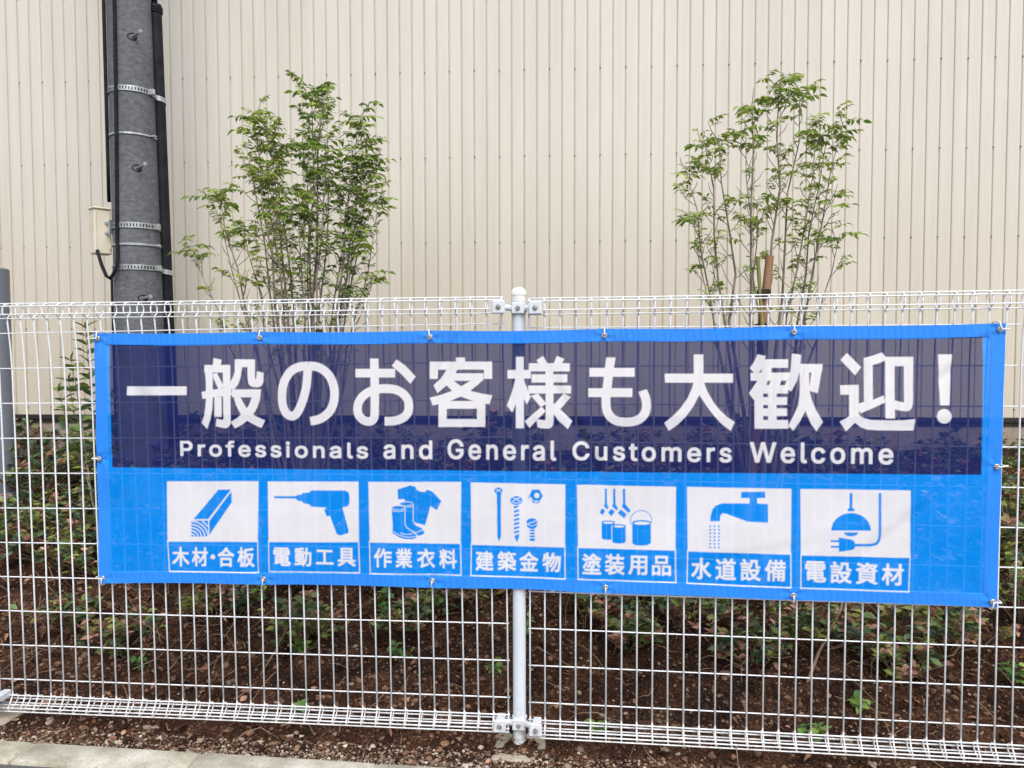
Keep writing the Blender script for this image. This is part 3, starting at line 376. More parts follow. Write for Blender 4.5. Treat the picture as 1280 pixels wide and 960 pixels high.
# ---------------------------------------------------------------- materials
def newmat(name):
    m = bpy.data.materials.new(name); m.use_nodes = True
    nt = m.node_tree
    return m, nt, nt.nodes, nt.links, nt.nodes['Principled BSDF']

def ramp(N, L, src, stops):
    r = N.new('ShaderNodeValToRGB')
    el = r.color_ramp.elements
    while len(el) < len(stops): el.new(0.5)
    for e, (p, c) in zip(el, stops):
        e.position = p; e.color = (*c, 1)
    L.new(src, r.inputs[0])
    return r.outputs[0]

def noise(N, L, scale, detail=4, rough=0.55, vec=None, stretch=None):
    n = N.new('ShaderNodeTexNoise'); n.inputs['Scale'].default_value = scale
    n.inputs['Detail'].default_value = detail; n.inputs['Roughness'].default_value = rough
    tc = N.new('ShaderNodeTexCoord'); src = tc.outputs['Object']
    if stretch:
        mp = N.new('ShaderNodeMapping'); mp.inputs['Scale'].default_value = stretch
        L.new(src, mp.inputs[0]); src = mp.outputs[0]
    L.new(src, n.inputs['Vector'])
    return n.outputs[0]

def bump(N, L, b, h, strength, dist):
    bp = N.new('ShaderNodeBump'); bp.inputs['Strength'].default_value = strength; bp.inputs['Distance'].default_value = dist
    L.new(h, bp.inputs['Height']); L.new(bp.outputs[0], b.inputs['Normal'])

def simple(name, c0, c1, scale=8, rough=0.6, metal=0.0, bstr=0.0, bdist=0.001, stretch=None, detail=4, lo=.35, hi=.65):
    m, nt, N, L, b = newmat(name)
    n = noise(N, L, scale, detail, stretch=stretch)
    L.new(ramp(N, L, n, [(lo, c0), (hi, c1)]), b.inputs['Base Color'])
    b.inputs['Roughness'].default_value = rough; b.inputs['Metallic'].default_value = metal
    if bstr: bump(N, L, b, n, bstr, bdist)
    return m

def tinted(name, stops, rough=0.55, trans=0.0, nscale=30, namt=0.25, spec=0.5):
    m, nt, N, L, b = newmat(name)
    a = N.new('ShaderNodeAttribute'); a.attribute_name = 'tint'
    col = ramp(N, L, a.outputs['Fac'], stops)
    n = noise(N, L, nscale, 3)
    mx = N.new('ShaderNodeMix'); mx.data_type = 'RGBA'; mx.blend_type = 'MULTIPLY'
    mx.inputs[0].default_value = 1.0
    rr = ramp(N, L, n, [(0.3, (1 - namt,) * 3), (0.7, (1 + namt,) * 3)])
    L.new(col, mx.inputs[6]); L.new(rr, mx.inputs[7])
    L.new(mx.outputs[2], b.inputs['Base Color'])
    b.inputs['Roughness'].default_value = rough
    b.inputs['Specular IOR Level'].default_value = spec
    if trans:
        tr = N.new('ShaderNodeBsdfTranslucent'); L.new(mx.outputs[2], tr.inputs[0])
        ms = N.new('ShaderNodeMixShader'); ms.inputs[0].default_value = trans
        L.new(b.outputs[0], ms.inputs[1]); L.new(tr.outputs[0], ms.inputs[2])
        L.new(ms.outputs[0], N['Material Output'].inputs[0])
    return m

M = {}
M['wire'] = simple('white_coated_wire', (.84, .88, .94), (.90, .93, .98), 25, 0.38)
M['post'] = simple('white_painted_steel', (.66, .72, .80), (.74, .80, .88), 6, 0.35, stretch=(1, 1, .3))
M['cap'] = simple('white_cap', (.84, .84, .83), (.9, .9, .89), 20, 0.4)
M['zinc'] = simple('galvanised_steel', (.36, .38, .40), (.58, .60, .62), 40, 0.42, 0.65)
M['dullzinc'] = simple('dull_zinc', (.20, .21, .22), (.38, .39, .41), 60, 0.6, 0.3)
M['bolt'] = simple('bolt_steel', (.20, .19, .18), (.42, .41, .39), 120, 0.45, 0.5)
M['brass'] = simple('eyelet_brass', (.62, .50, .30), (.80, .70, .48), 90, 0.35, 0.7)
M['tie'] = simple('white_cord', (.80, .80, .80), (.9, .9, .88), 200, 0.7)
M['black'] = simple('black_plastic', (.012, .013, .018), (.025, .026, .032), 12, 0.42)
M['cable'] = simple('cable_black', (.010, .012, .017), (.022, .024, .03), 12, 0.35)
M['grey'] = simple('grey_coated_steel', (.17, .19, .235), (.22, .24, .29), 5, 0.42)
M['greycap'] = simple('pale_grey_plastic', (.36, .38, .42), (.44, .46, .5), 9, 0.45)
M['beige'] = simple('beige_box', (.72, .66, .53), (.80, .74, .61), 9, 0.45)
M['bark'] = simple('bark', (.13, .10, .085), (.33, .28, .235), 30, 0.85, stretch=(1, 1, .25), bstr=.6, bdist=.002)
M['twig'] = simple('dry_twig', (.16, .10, .06), (.36, .25, .16), 14, 0.85)
M['stakewood'] = simple('weathered_stake', (.13, .065, .035), (.36, .20, .11), 16, 0.8, stretch=(1, 1, .12), bstr=.6, bdist=.002)
M['bamboo'] = simple('green_bamboo', (.11, .12, .03), (.25, .24, .07), 9, 0.5, stretch=(1, 1, .15))
M['rope'] = simple('black_rope', (.01, .01, .01), (.03, .03, .03), 60, 0.8)
for k_ in ('black', 'cable'):
    bb_ = M[k_].node_tree.nodes['Principled BSDF']; bb_.inputs['Specular IOR Level'].default_value = .12; bb_.inputs['Roughness'].default_value = .55
M['flash'] = simple('dark_base_flashing', (.018, .015, .014), (.035, .03, .028), 5, 0.5)
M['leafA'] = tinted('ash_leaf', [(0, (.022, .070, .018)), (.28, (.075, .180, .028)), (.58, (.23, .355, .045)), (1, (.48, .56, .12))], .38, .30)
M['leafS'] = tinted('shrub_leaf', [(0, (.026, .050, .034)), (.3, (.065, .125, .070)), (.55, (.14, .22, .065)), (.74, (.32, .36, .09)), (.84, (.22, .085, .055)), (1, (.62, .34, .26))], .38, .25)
M['leafG'] = tinted('seedling_leaf', [(0, (.045, .12, .07)), (.5, (.11, .27, .07)), (1, (.32, .46, .10))], .42, .3)
M['dead'] = tinted('dead_leaf', [(0, (.060, .028, .018)), (.3, (.17, .080, .050)), (.6, (.36, .18, .12)), (.85, (.55, .33, .23)), (1, (.66, .50, .36))], .75, .12, 60, .3, .3)
M['pebble'] = tinted('pebbles', [(0, (.08, .05, .035)), (.4, (.20, .14, .10)), (.75, (.36, .29, .22)), (1, (.60, .54, .45))], .85, 0, 90, .3, .3)

def grime(mat, z_hi, col, streak=False):
    """soil splash: a noisy brown film that thins out with height above the ground"""
    nt = mat.node_tree; N = nt.nodes; L = nt.links; b = N['Principled BSDF']
    src = b.inputs['Base Color'].links[0].from_socket
    g = N.new('ShaderNodeNewGeometry'); sx = N.new('ShaderNodeSeparateXYZ'); L.new(g.outputs['Position'], sx.inputs[0])
    mr = N.new('ShaderNodeMapRange'); mr.inputs['From Min'].default_value = 0.0; mr.inputs['From Max'].default_value = z_hi
    mr.inputs['To Min'].default_value = 1.0; mr.inputs['To Max'].default_value = 0.0; L.new(sx.outputs['Z'], mr.inputs[0])
    n = N.new('ShaderNodeTexNoise'); n.inputs['Scale'].default_value = 55; n.inputs['Detail'].default_value = 6; n.inputs['Roughness'].default_value = .7; L.new(g.outputs['Position'], n.inputs['Vector'])
    n2 = N.new('ShaderNodeTexNoise'); n2.inputs['Scale'].default_value = 9; n2.inputs['Detail'].default_value = 5
    mp = N.new('ShaderNodeMapping'); mp.inputs['Scale'].default_value = (4, 4, .6); L.new(g.outputs['Position'], mp.inputs[0]); L.new(mp.outputs[0], n2.inputs['Vector'])
    r1 = N.new('ShaderNodeMapRange'); r1.inputs['From Min'].default_value = .42; r1.inputs['From Max'].default_value = .68; L.new(n.outputs[0], r1.inputs[0])
    m1 = N.new('ShaderNodeMath'); m1.operation = 'MULTIPLY'; L.new(mr.outputs[0], m1.inputs[0]); L.new(r1.outputs[0], m1.inputs[1])
    r2 = N.new('ShaderNodeMapRange'); r2.inputs['From Min'].default_value = .50; r2.inputs['From Max'].default_value = .80; r2.inputs['To Max'].default_value = .22; L.new(n2.outputs[0], r2.inputs[0])
    m2 = N.new('ShaderNodeMath'); m2.operation = 'ADD'; m2.use_clamp = True; L.new(m1.outputs[0], m2.inputs[0]); L.new(r2.outputs[0], m2.inputs[1])
    mx = N.new('ShaderNodeMix'); mx.data_type = 'RGBA'; L.new(m2.outputs[0], mx.inputs[0]); L.new(src, mx.inputs[6]); mx.inputs[7].default_value = (*col, 1)
    L.new(mx.outputs[2], b.inputs['Base Color'])
grime(M['post'], .20, (.30, .24, .19)); grime(M['wire'], .16, (.38, .33, .28))

def mat_soil():
    m, nt, N, L, b = newmat('soil')
    n1 = noise(N, L, 7, 6, .65); n2 = noise(N, L, 95, 5, .75)
    c1 = ramp(N, L, n1, [(.30, (.018, .0090, .0080)), (.50, (.064, .032, .021)), (.72, (.165, .088, .056))])
    c2 = ramp(N, L, n2, [(.36, (.15, .13, .14)), (.52, (.95, .9, .86)), (.62, (1.9, 1.7, 1.5)), (.72, (5.0, 4.2, 3.4))])
    mx = N.new('ShaderNodeMix'); mx.data_type = 'RGBA'; mx.blend_type = 'MULTIPLY'; mx.inputs[0].default_value = 1
    L.new(c1, mx.inputs[6]); L.new(c2, mx.inputs[7]); L.new(mx.outputs[2], b.inputs['Base Color'])
    b.inputs['Roughness'].default_value = .95; b.inputs['Specular IOR Level'].default_value = .15
    bump(N, L, b, n2, 1.0, .012)
    return m
M['soil'] = mat_soil()

def mat_concrete(name, dark, mid, light, s=9, bd=.002):
    m, nt, N, L, b = newmat(name)
    n1 = noise(N, L, s, 7, .62); n2 = noise(N, L, s * 14, 4, .7)
    c1 = ramp(N, L, n1, [(.28, dark), (.5, mid), (.72, light)])
    c2 = ramp(N, L, n2, [(.30, (.55, .55, .55)), (.45, (1, 1, 1)), (.7, (1.12, 1.12, 1.12))])
    mx = N.new('ShaderNodeMix'); mx.data_type = 'RGBA'; mx.blend_type = 'MULTIPLY'; mx.inputs[0].default_value = 1
    L.new(c1, mx.inputs[6]); L.new(c2, mx.inputs[7]); L.new(mx.outputs[2], b.inputs['Base Color'])
    b.inputs['Roughness'].default_value = .88
    bump(N, L, b, n2, .6, bd)
    return m
M['kerb'] = mat_concrete('kerb_concrete', (.27, .24, .175), (.47, .445, .37), (.68, .665, .60), 7)
M['foot'] = mat_concrete('footing_concrete', (.27, .23, .18), (.40, .35, .28), (.52, .47, .38), 10)
M['plinth'] = mat_concrete('plinth_concrete', (.28, .23, .18), (.37, .31, .25), (.44, .38, .31), 3)

def mat_pole():
    m, nt, N, L, b = newmat('pole_concrete')
    n1 = noise(N, L, 26, 6, .7, stretch=(1, 1, 1.9)); n2 = noise(N, L, 48, 6, .75, stretch=(.7, .7, 1.5)); n3 = noise(N, L, 3, 3)
    c1 = ramp(N, L, n2, [(.28, (.072, .077, .090)), (.5, (.130, .137, .155)), (.74, (.205, .214, .235))])
    c2 = ramp(N, L, n1, [(.30, (.72, .72, .72)), (.6, (1.1, 1.1, 1.1))])
    mx = N.new('ShaderNodeMix'); mx.data_type = 'RGBA'; mx.blend_type = 'MULTIPLY'; mx.inputs[0].default_value = 1
    L.new(c1, mx.inputs[6]); L.new(c2, mx.inputs[7])
    m2 = N.new('ShaderNodeMix'); m2.data_type = 'RGBA'; m2.blend_type = 'MULTIPLY'; m2.inputs[0].default_value = 1
    L.new(mx.outputs[2], m2.inputs[6]); L.new(ramp(N, L, n3, [(.3, (.85, .85, .85)), (.7, (1.15, 1.15, 1.15))]), m2.inputs[7])
    L.new(m2.outputs[2], b.inputs['Base Color']); b.inputs['Roughness'].default_value = .85
    bump(N, L, b, n2, .5, .002)
    return m
M['pole'] = mat_pole()

def mat_siding():
    m, nt, N, L, b = newmat('cream_metal_siding')
    n1 = noise(N, L, 1.1, 5, .6, stretch=(1, 1, .35)); n2 = noise(N, L, 14, 4, .6, stretch=(1, 1, .05))
    c1 = ramp(N, L, n1, [(.3, (.69, .657, .603)), (.7, (.755, .722, .668))])
    c2 = ramp(N, L, n2, [(.3, (.935, .93, .915)), (.65, (1.0, 1.0, 1.0))])
    # each sheet of cladding is a hair lighter or darker than its neighbour
    tcp = N.new('ShaderNodeTexCoord'); sp_ = N.new('ShaderNodeSeparateXYZ'); L.new(tcp.outputs['Object'], sp_.inputs[0])
    dvd = N.new('ShaderNodeMath'); dvd.operation = 'DIVIDE'; dvd.inputs[1].default_value = .869; L.new(sp_.outputs['X'], dvd.inputs[0])
    fl = N.new('ShaderNodeMath'); fl.operation = 'FLOOR'; L.new(dvd.outputs[0], fl.inputs[0])
    wn = N.new('ShaderNodeTexWhiteNoise'); wn.noise_dimensions = '1D'; L.new(fl.outputs[0], wn.inputs['W'])
    c3 = ramp(N, L, wn.outputs[0], [(0, (.965, .965, .96)), (1, (1.01, 1.01, 1.01))])
    mp = N.new('ShaderNodeMix'); mp.data_type = 'RGBA'; mp.blend_type = 'MULTIPLY'; mp.inputs[0].default_value = 1
    L.new(c2, mp.inputs[6]); L.new(c3, mp.inputs[7]); c2 = mp.outputs[2]
    mx = N.new('ShaderNodeMix'); mx.data_type = 'RGBA'; mx.blend_type = 'MULTIPLY'; mx.inputs[0].default_value = 1
    L.new(c1, mx.inputs[6]); L.new(c2, mx.inputs[7])
    # darker olive tint along the grooves (attribute: 0 on the flats, 1 in the groove)
    a = N.new('ShaderNodeAttribute'); a.attribute_name = 'tint'
    m2 = N.new('ShaderNodeMix'); m2.data_type = 'RGBA'; m2.blend_type = 'MULTIPLY'
    L.new(a.outputs['Fac'], m2.inputs[0]); L.new(mx.outputs[2], m2.inputs[6]); m2.inputs[7].default_value = (.86, .86, .76, 1)
    L.new(m2.outputs[2], b.inputs['Base Color'])
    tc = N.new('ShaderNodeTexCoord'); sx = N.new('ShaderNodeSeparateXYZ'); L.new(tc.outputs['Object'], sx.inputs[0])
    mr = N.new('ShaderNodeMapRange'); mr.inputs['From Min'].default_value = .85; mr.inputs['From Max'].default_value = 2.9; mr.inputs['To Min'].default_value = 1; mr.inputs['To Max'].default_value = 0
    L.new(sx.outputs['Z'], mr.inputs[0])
    m3 = N.new('ShaderNodeMix'); m3.data_type = 'RGBA'; m3.blend_type = 'MULTIPLY'  # dimmer, warmer light low on the wall painted into the colour, fading upward
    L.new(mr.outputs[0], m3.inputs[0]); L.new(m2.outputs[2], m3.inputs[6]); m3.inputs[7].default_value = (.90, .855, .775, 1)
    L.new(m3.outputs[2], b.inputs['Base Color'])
    b.inputs['Roughness'].default_value = .5; b.inputs['Specular IOR Level'].default_value = .35
    return m
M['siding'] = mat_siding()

def mat_asphalt():
    m, nt, N, L, b = newmat('asphalt')
    n2 = noise(N, L, 160, 4, .7)
    L.new(ramp(N, L, n2, [(.3, (.05, .05, .052)), (.55, (.12, .12, .122)), (.75, (.22, .22, .21))]), b.inputs['Base Color'])
    b.inputs['Roughness'].default_value = .9
    bump(N, L, b, n2, .8, .004)
    return m
M['asphalt'] = mat_asphalt()

def mat_banner():
    """Printed open-weave mesh cloth: print colours come from a mesh attribute (r=white ink, g=navy ink, b=hem)."""
    m, nt, N, L, b = newmat('mesh_cloth')
    a = N.new('ShaderNodeAttribute'); a.attribute_name = 'ink'
    sp = N.new('ShaderNodeSeparateColor'); L.new(a.outputs['Color'], sp.inputs[0])
    def mix(f, A, B, t='MIX'):
        x = N.new('ShaderNodeMix'); x.data_type = 'RGBA'; x.blend_type = t
        if hasattr(f, 'links'): L.new(f, x.inputs[0])
        else: x.inputs[0].default_value = f
        for s, v in ((6, A), (7, B)):
            if hasattr(v, 'links'): L.new(v, x.inputs[s])
            else: x.inputs[s].default_value = (*v, 1)
        return x.outputs[2]
    blue = (.0, .295, 1.0); navy = (.010, .020, .135); white = (.90, .90, .98); hem = (.035, .285, 1.0)
    c = mix(sp.outputs[2], blue, hem)
    c = mix(sp.outputs[1], c, navy)
    c = mix(sp.outputs[0], c, white)
    # woven threads: fine rows, slightly uneven
    tc = N.new('ShaderNodeTexCoord')
    w1 = N.new('ShaderNodeTexWave'); w1.bands_direction = 'Z'; w1.inputs['Scale'].default_value = 95; w1.inputs['Distortion'].default_value = .6; w1.inputs['Detail'].default_value = 1
    w2 = N.new('ShaderNodeTexWave'); w2.bands_direction = 'X'; w2.inputs['Scale'].default_value = 100; w2.inputs['Distortion'].default_value = .6; w2.inputs['Detail'].default_value = 1
    L.new(tc.outputs['Object'], w1.inputs['Vector']); L.new(tc.outputs['Object'], w2.inputs['Vector'])
    ad = N.new('ShaderNodeMath'); ad.operation = 'ADD'; L.new(w1.outputs['Fac'], ad.inputs[0]); L.new(w2.outputs['Fac'], ad.inputs[1])
    weave = N.new('ShaderNodeMath'); weave.operation = 'MULTIPLY'; weave.inputs[1].default_value = .5; L.new(ad.outputs[0], weave.inputs[0])
    big = noise(N, L, 3.2, 4, .6, stretch=(1, 1, 1.4))
    c = mix(1.0, c, ramp(N, L, weave.outputs[0], [(0, (.92, .92, .92)), (1, (1.1, 1.1, 1.1))]), 'MULTIPLY')
    c = mix(1.0, c, ramp(N, L, big, [(.3, (.93, .93, .93)), (.7, (1.04, 1.04, 1.04))]), 'MULTIPLY')
    L.new(c, b.inputs['Base Color']); b.inputs['Roughness'].default_value = .75; b.inputs['Specular IOR Level'].default_value = .07
    bump(N, L, b, weave.outputs[0], .25, .0006)
    tl = N.new('ShaderNodeBsdfTranslucent'); L.new(c, tl.inputs[0])
    ms = N.new('ShaderNodeMixShader'); ms.inputs[0].default_value = .07; L.new(b.outputs[0], ms.inputs[1]); L.new(tl.outputs[0], ms.inputs[2])
    tp = N.new('ShaderNodeBsdfTransparent')
    # openness: ~17 % through the single cloth, nearly none through the doubled hem
    op = N.new('ShaderNodeMapRange'); op.inputs['To Min'].default_value = .145; op.inputs['To Max'].default_value = .295
    inv = N.new('ShaderNodeMath'); inv.operation = 'SUBTRACT'; inv.inputs[0].default_value = 1; L.new(weave.outputs[0], inv.inputs[1]); L.new(inv.outputs[0], op.inputs[0])
    hm = N.new('ShaderNodeMath'); hm.operation = 'MULTIPLY_ADD'; hm.inputs[1].default_value = -.85; hm.inputs[2].default_value = 1; L.new(sp.outputs[2], hm.inputs[0])
    ik = N.new('ShaderNodeMapRange'); ik.inputs['To Min'].default_value = .74; ik.inputs['To Max'].default_value = 1.0; L.new(sp.outputs[1], ik.inputs[0])
    f0 = N.new('ShaderNodeMath'); f0.operation = 'MULTIPLY'; L.new(op.outputs[0], f0.inputs[0]); L.new(ik.outputs[0], f0.inputs[1])
    fo = N.new('ShaderNodeMath'); fo.operation = 'MULTIPLY'; L.new(f0.outputs[0], fo.inputs[0]); L.new(hm.outputs[0], fo.inputs[1])
    m2 = N.new('ShaderNodeMixShader'); L.new(fo.outputs[0], m2.inputs[0]); L.new(ms.outputs[0], m2.inputs[1]); L.new(tp.outputs[0], m2.inputs[2])
    L.new(m2.outputs[0], N['Material Output'].inputs[0])
    return m
M['cloth'] = mat_banner()

# ---------------------------------------------------------------- print raster (0.5 mm cells)
RX0, RZ0 = -3000, 1000
RW, RH = 6000, 1860
white = np.zeros((RH, RW), bool); navy = np.zeros((RH, RW), bool); region = np.zeros((RH, RW), np.uint8)

def fill_loops(loops):
    """even-odd fill; returns mask, col0, row0"""
    allp = np.concatenate(loops)
    x0 = int(np.floor(allp[:, 0].min())) - 1; x1 = int(np.ceil(allp[:, 0].max())) + 2
    z0 = int(np.floor(allp[:, 1].min())) - 1; z1 = int(np.ceil(allp[:, 1].max())) + 2
    D = np.zeros((z1 - z0, x1 - x0 + 1), np.int32)
    for lp in loops:
        for a, b_ in zip(lp, np.roll(lp, -1, 0)):
            if a[1] == b_[1]: continue
            if a[1] > b_[1]: a, b_ = b_, a
            r0 = int(np.ceil(a[1] - .5)); r1 = int(np.ceil(b_[1] - .5))
            if r1 <= r0: continue
            rows = np.arange(r0, r1)
            xs = a[0] + (rows + .5 - a[1]) / (b_[1] - a[1]) * (b_[0] - a[0])
            np.add.at(D, (rows - z0, np.clip(np.ceil(xs - .5).astype(int) - x0, 0, D.shape[1] - 1)), 1)
    return (np.cumsum(D, 1)[:, :-1] & 1).astype(bool), x0, z0

def put(mask, x0, z0, ink, reg):
    h, w = mask.shape
    sl = (slice(z0 - RZ0, z0 - RZ0 + h), slice(x0 - RX0, x0 - RX0 + w))
    if ink == 'N': navy[sl] |= mask; return
    if ink == 'W': white[sl] |= mask
    else: white[sl] &= ~mask
    if reg: region[sl][mask] = reg

def dilate(m, r):
    R = int(math.ceil(r)); m = np.pad(m, R + 1); o = m.copy()
    for dx in range(-R, R + 1):
        for dz in range(-R, R + 1):
            if dx * dx + dz * dz <= r * r + .3: o |= np.roll(np.roll(m, dx, 1), dz, 0)
    return o, R + 1

def stroke(pts, w, ink, reg):
    h = w / 2
    for i in range(len(pts) - 1):
        a, b_ = pts[i], pts[i + 1]; d = b_ - a; n = np.linalg.norm(d)
        if n < 1e-6: continue
        p = np.array([-d[1], d[0]]) / n * h
        m, x, z = fill_loops([np.array([a + p, b_ + p, b_ - p, a - p])]); put(m, x, z, ink, reg)
    for q in pts[1:-1]:
        if min(np.linalg.norm(q - pts[0]), np.linalg.norm(q - pts[-1])) < h: continue
        t = np.linspace(0, 2 * math.pi, 24, endpoint=False)
        m, x, z = fill_loops([q + h * np.stack([np.cos(t), np.sin(t)], 1)]); put(m, x, z, ink, reg)

for line in ART.splitlines():
    r_, k, w, c = line.split(';')
    pts = np.array([float(v) for v in c.split()]).reshape(-1, 2)
    if k[1] == 'P':
        m, x, z = fill_loops([pts]); put(m, x, z, k[0], int(r_))
    else: stroke(pts, float(w), k[0], int(r_))

def parse(src):
    G = {}
    for line in src.splitlines():
        k, v = line[0], line[2:]
        G[k] = [np.array([float(a) for a in l.split()]).reshape(-1, 2) for l in v.split('/')] if v else []
    return G
CJKG, LATG = parse(CJK), parse(LATIN)
for reg, ch, cx, cz, w, h in CAPTIONS:
    dil = 3.7
    if ch == '・': em = 128 / 250
    else: em = ((w + h) / 2 - 2 * dil) / 228
    L0 = CJKG[ch]; allp = np.concatenate(L0); mid = (allp.min(0) + allp.max(0)) / 2
    sx = (w - 2 * dil) / (allp[:, 0].max() - allp[:, 0].min()) if ch != '・' else em
    sz = min((h - 2 * dil) / max(allp[:, 1].max() - allp[:, 1].min(), 1), em * 1.06) if ch != '・' else em
    if ch == '工': sz = em * .98
    m, x, z = fill_loops([(l - mid) * (sx, sz) + (cx, cz) for l in L0])
    m, p = dilate(m, dil); put(m, x - p, z - p, 'W', reg)
for reg, word, xa, xb, zb, zt in WORDS:
    dil = 4.6
    # lay out with generous tracking, then fit the word between its measured ends
    pen = 0; pos = []
    for ch in word:
        pos.append(pen); pen += ADVANCE[ch] + 24
    first = np.concatenate(LATG[word[0]])[:, 0].min(); last = pos[-1] + np.concatenate(LATG[word[-1]])[:, 0].max()
    sx = (xb - xa - 2 * dil) / (last - first); sz = ((zt - zb) * 1.05 - 2 * dil) / 127.0
    for ch, p0 in zip(word, pos):
        m, x, z = fill_loops([np.stack([(l[:, 0] + p0 - first) * sx + xa + dil, l[:, 1] * sz + zb + dil], 1) for l in LATG[ch]])
        m, p = dilate(m, dil); put(m, x - p, z - p, 'W', reg)

# ---------------------------------------------------------------- banner
YB = -0.030
banner = empty('banner', (0, YB, 0.69), 'long blue printed mesh banner tied across the white fence', 'banner')
NU, NV = 1500, 445
u = np.linspace(0, 1, NU + 1)[None, :]; v = np.linspace(0, 1, NV + 1)[:, None]
xl = -1.4665 + 0 * v; xr = (1.4685) * (1 - v) + 1.474 * v
X = xl * (1 - u) + xr * u
top = np.interp(X[-1], [-1.4665, 0, 1.474], [1.3885, 1.3915, 1.4035])
bot = np.interp(X[0], [-1.4665, -1.3, -.87, 0, .87, 1.4685], [.520, .524, .533, .544, .541, .539])
eyx = np.array([-1.45, -.868, -.2875, .277, .859, 1.4565])
ph = np.interp(X[0], eyx, np.arange(6))
top = top - 0.0034 * np.abs(np.sin(ph * math.pi)); bot = bot + 0.0030 * np.abs(np.sin(ph * math.pi))
Z = bot[None, :] * (1 - v) + top[None, :] * v
side = 0.0025 * np.sin(v * math.pi * 2) ** 2
X = X + side * (1 - u) - side * u
# relief: slack billows, pulls from the eyelets, sewn-hem pucker, the post pressing from behind
Yd = 0.006 * vnoise(X * 1.6 + 5, Z * 1.1, 11) + 0.004 * vnoise(X * 4.2, Z * 2.4, 12) + 0.0012 * vnoise(X * 13, Z * 9, 13)
for i, (ex, ez) in enumerate(EYELETS):
    ex, ez = ex / 2000, ez / 2000
    d = np.hypot(X - ex, Z - ez)
    ang = np.arctan2(Z - ez, X - ex)
    Yd += 0.0016 * np.exp(-d / .10) * np.sin(ang * 5 + i * 1.3) * np.clip(d / .02, 0, 1) + 0.003 * np.exp(-(d / .05) ** 2)
for (x0, z0, dx, dz, amp, wd, ln) in [(.20, 1.06, .45, -.9, .007, .018, .16), (-.22, 1.33, -.5, -.85, .005, .012, .16), (1.18, .78, .75, .65, .0022, .02, .2), (-1.32, 1.2, .5, -.8, .005, .03, .25),
                                    (.22, .86, .3, 1., .004, .02, .15), (-1.38, .98, .9, .35, .004, .015, .18), (1.36, 1.3, .7, .7, .005, .015, .14), (.65, .66, .95, .2, .0015, .02, .3)]:
    n_ = math.hypot(dx, dz); dx /= n_; dz /= n_
    s_ = (X - x0) * dx + (Z - z0) * dz; t_ = -(X - x0) * dz + (Z - z0) * dx
    Yd += amp * np.exp(-(s_ / ln) ** 2) * (np.exp(-(t_ / wd) ** 2) - .5 * np.exp(-((t_ - 1.6 * wd) / wd) ** 2))
edge = np.minimum(np.minimum(X - X[:, :1], X[:, -1:] - X), np.minimum(Z - bot[None, :], top[None, :] - Z))
Yd += 0.0008 * np.sin(X * 300 + 2 * np.sin(X * 17)) * np.exp(-((np.minimum(Z - bot[None, :], top[None, :] - Z) - .02) / .018) ** 2)
Yd += -0.0016 * (edge < .040)
Yd = np.clip(Yd, -.016, .019) - 0.004
hemm = np.clip((.0415 - edge) / .0015 + .5, 0, 1)
# sample the print
K = 4
def sample(mask):
    c = mask[:RH // K * K, :RW // K * K].reshape(RH // K, K, RW // K, K).mean((1, 3))
    gx = (X * 2000 - RX0) / K - .5; gz = (Z * 2000 - RZ0) / K - .5
    gx = np.clip(gx, 0, c.shape[1] - 1.001); gz = np.clip(gz, 0, c.shape[0] - 1.001)
    i = gx.astype(int); j = gz.astype(int); fx = gx - i; fz = gz - j
    return (c[j, i] * (1 - fx) + c[j, i + 1] * fx) * (1 - fz) + (c[j + 1, i] * (1 - fx) + c[j + 1, i + 1] * fx) * fz
iw = sample(white); inv_ = sample(navy) * (Z < top[None, :] - .0405)
ink = np.stack([iw, inv_, hemm, np.ones_like(iw)], -1).reshape(-1, 4).astype(np.float32)
V = np.stack([X, YB + Yd, Z], -1).reshape(-1, 3) - np.array([0, YB, .69])
fx_ = (X[:-1, :-1] + X[1:, 1:]) / 2; fz_ = (Z[:-1, :-1] + Z[1:, 1:]) / 2
fi = np.clip((fz_ * 2000 - RZ0).astype(int), 0, RH - 1); fj = np.clip((fx_ * 2000 - RX0).astype(int), 0, RW - 1)
freg = region[fi, fj]
jj, ii = np.meshgrid(np.arange(NV), np.arange(NU), indexing='ij')
quad = np.stack([jj * (NU + 1) + ii, jj * (NU + 1) + ii + 1, (jj + 1) * (NU + 1) + ii + 1, (jj + 1) * (NU + 1) + ii], -1)
# smooth normals shared by all pieces so that no seam shows
def piece(name, sel, parent):
    q = quad[sel]
    ids, invx = np.unique(q, return_inverse=True)
    me = bpy.data.meshes.new(name)
    me.vertices.add(len(ids)); me.vertices.foreach_set('co', V[ids].astype(np.float32).ravel())
    k = len(q)
    me.loops.add(4 * k); me.loops.foreach_set('vertex_index', invx.reshape(-1).astype(np.int32))
    me.polygons.add(k); me.polygons.foreach_set('loop_start', np.arange(0, 4 * k, 4, dtype=np.int32))
    me.update(calc_edges=True)
    at = me.attributes.new('ink', 'FLOAT_COLOR', 'POINT'); at.data.foreach_set('color', ink[ids].ravel())
    me.polygons.foreach_set('use_smooth', np.ones(k, bool))
    me.normals_split_custom_set_from_vertices(NRM[ids].tolist())
    me.materials.append(M['cloth'])
    o = bpy.data.objects.new(name, me); COL.objects.link(o); o.parent = parent
    return o
dYx = np.gradient(Yd, axis=1) / np.gradient(X, axis=1); dYz = np.gradient(Yd, axis=0) / np.gradient(Z, axis=0)
NRM = np.stack([dYx, -np.ones_like(dYx), dYz], -1); NRM /= np.linalg.norm(NRM, axis=-1, keepdims=True); NRM = NRM.reshape(-1, 3)
hem_sel = (hemm[:-1, :-1] > .5) & (freg == 0)
piece('fabric', (freg == 0) & ~hem_sel, banner)
piece('hem', hem_sel, banner)
for k in list(range(1, 11)) + [16]: piece('heading_character', freg == k, banner)
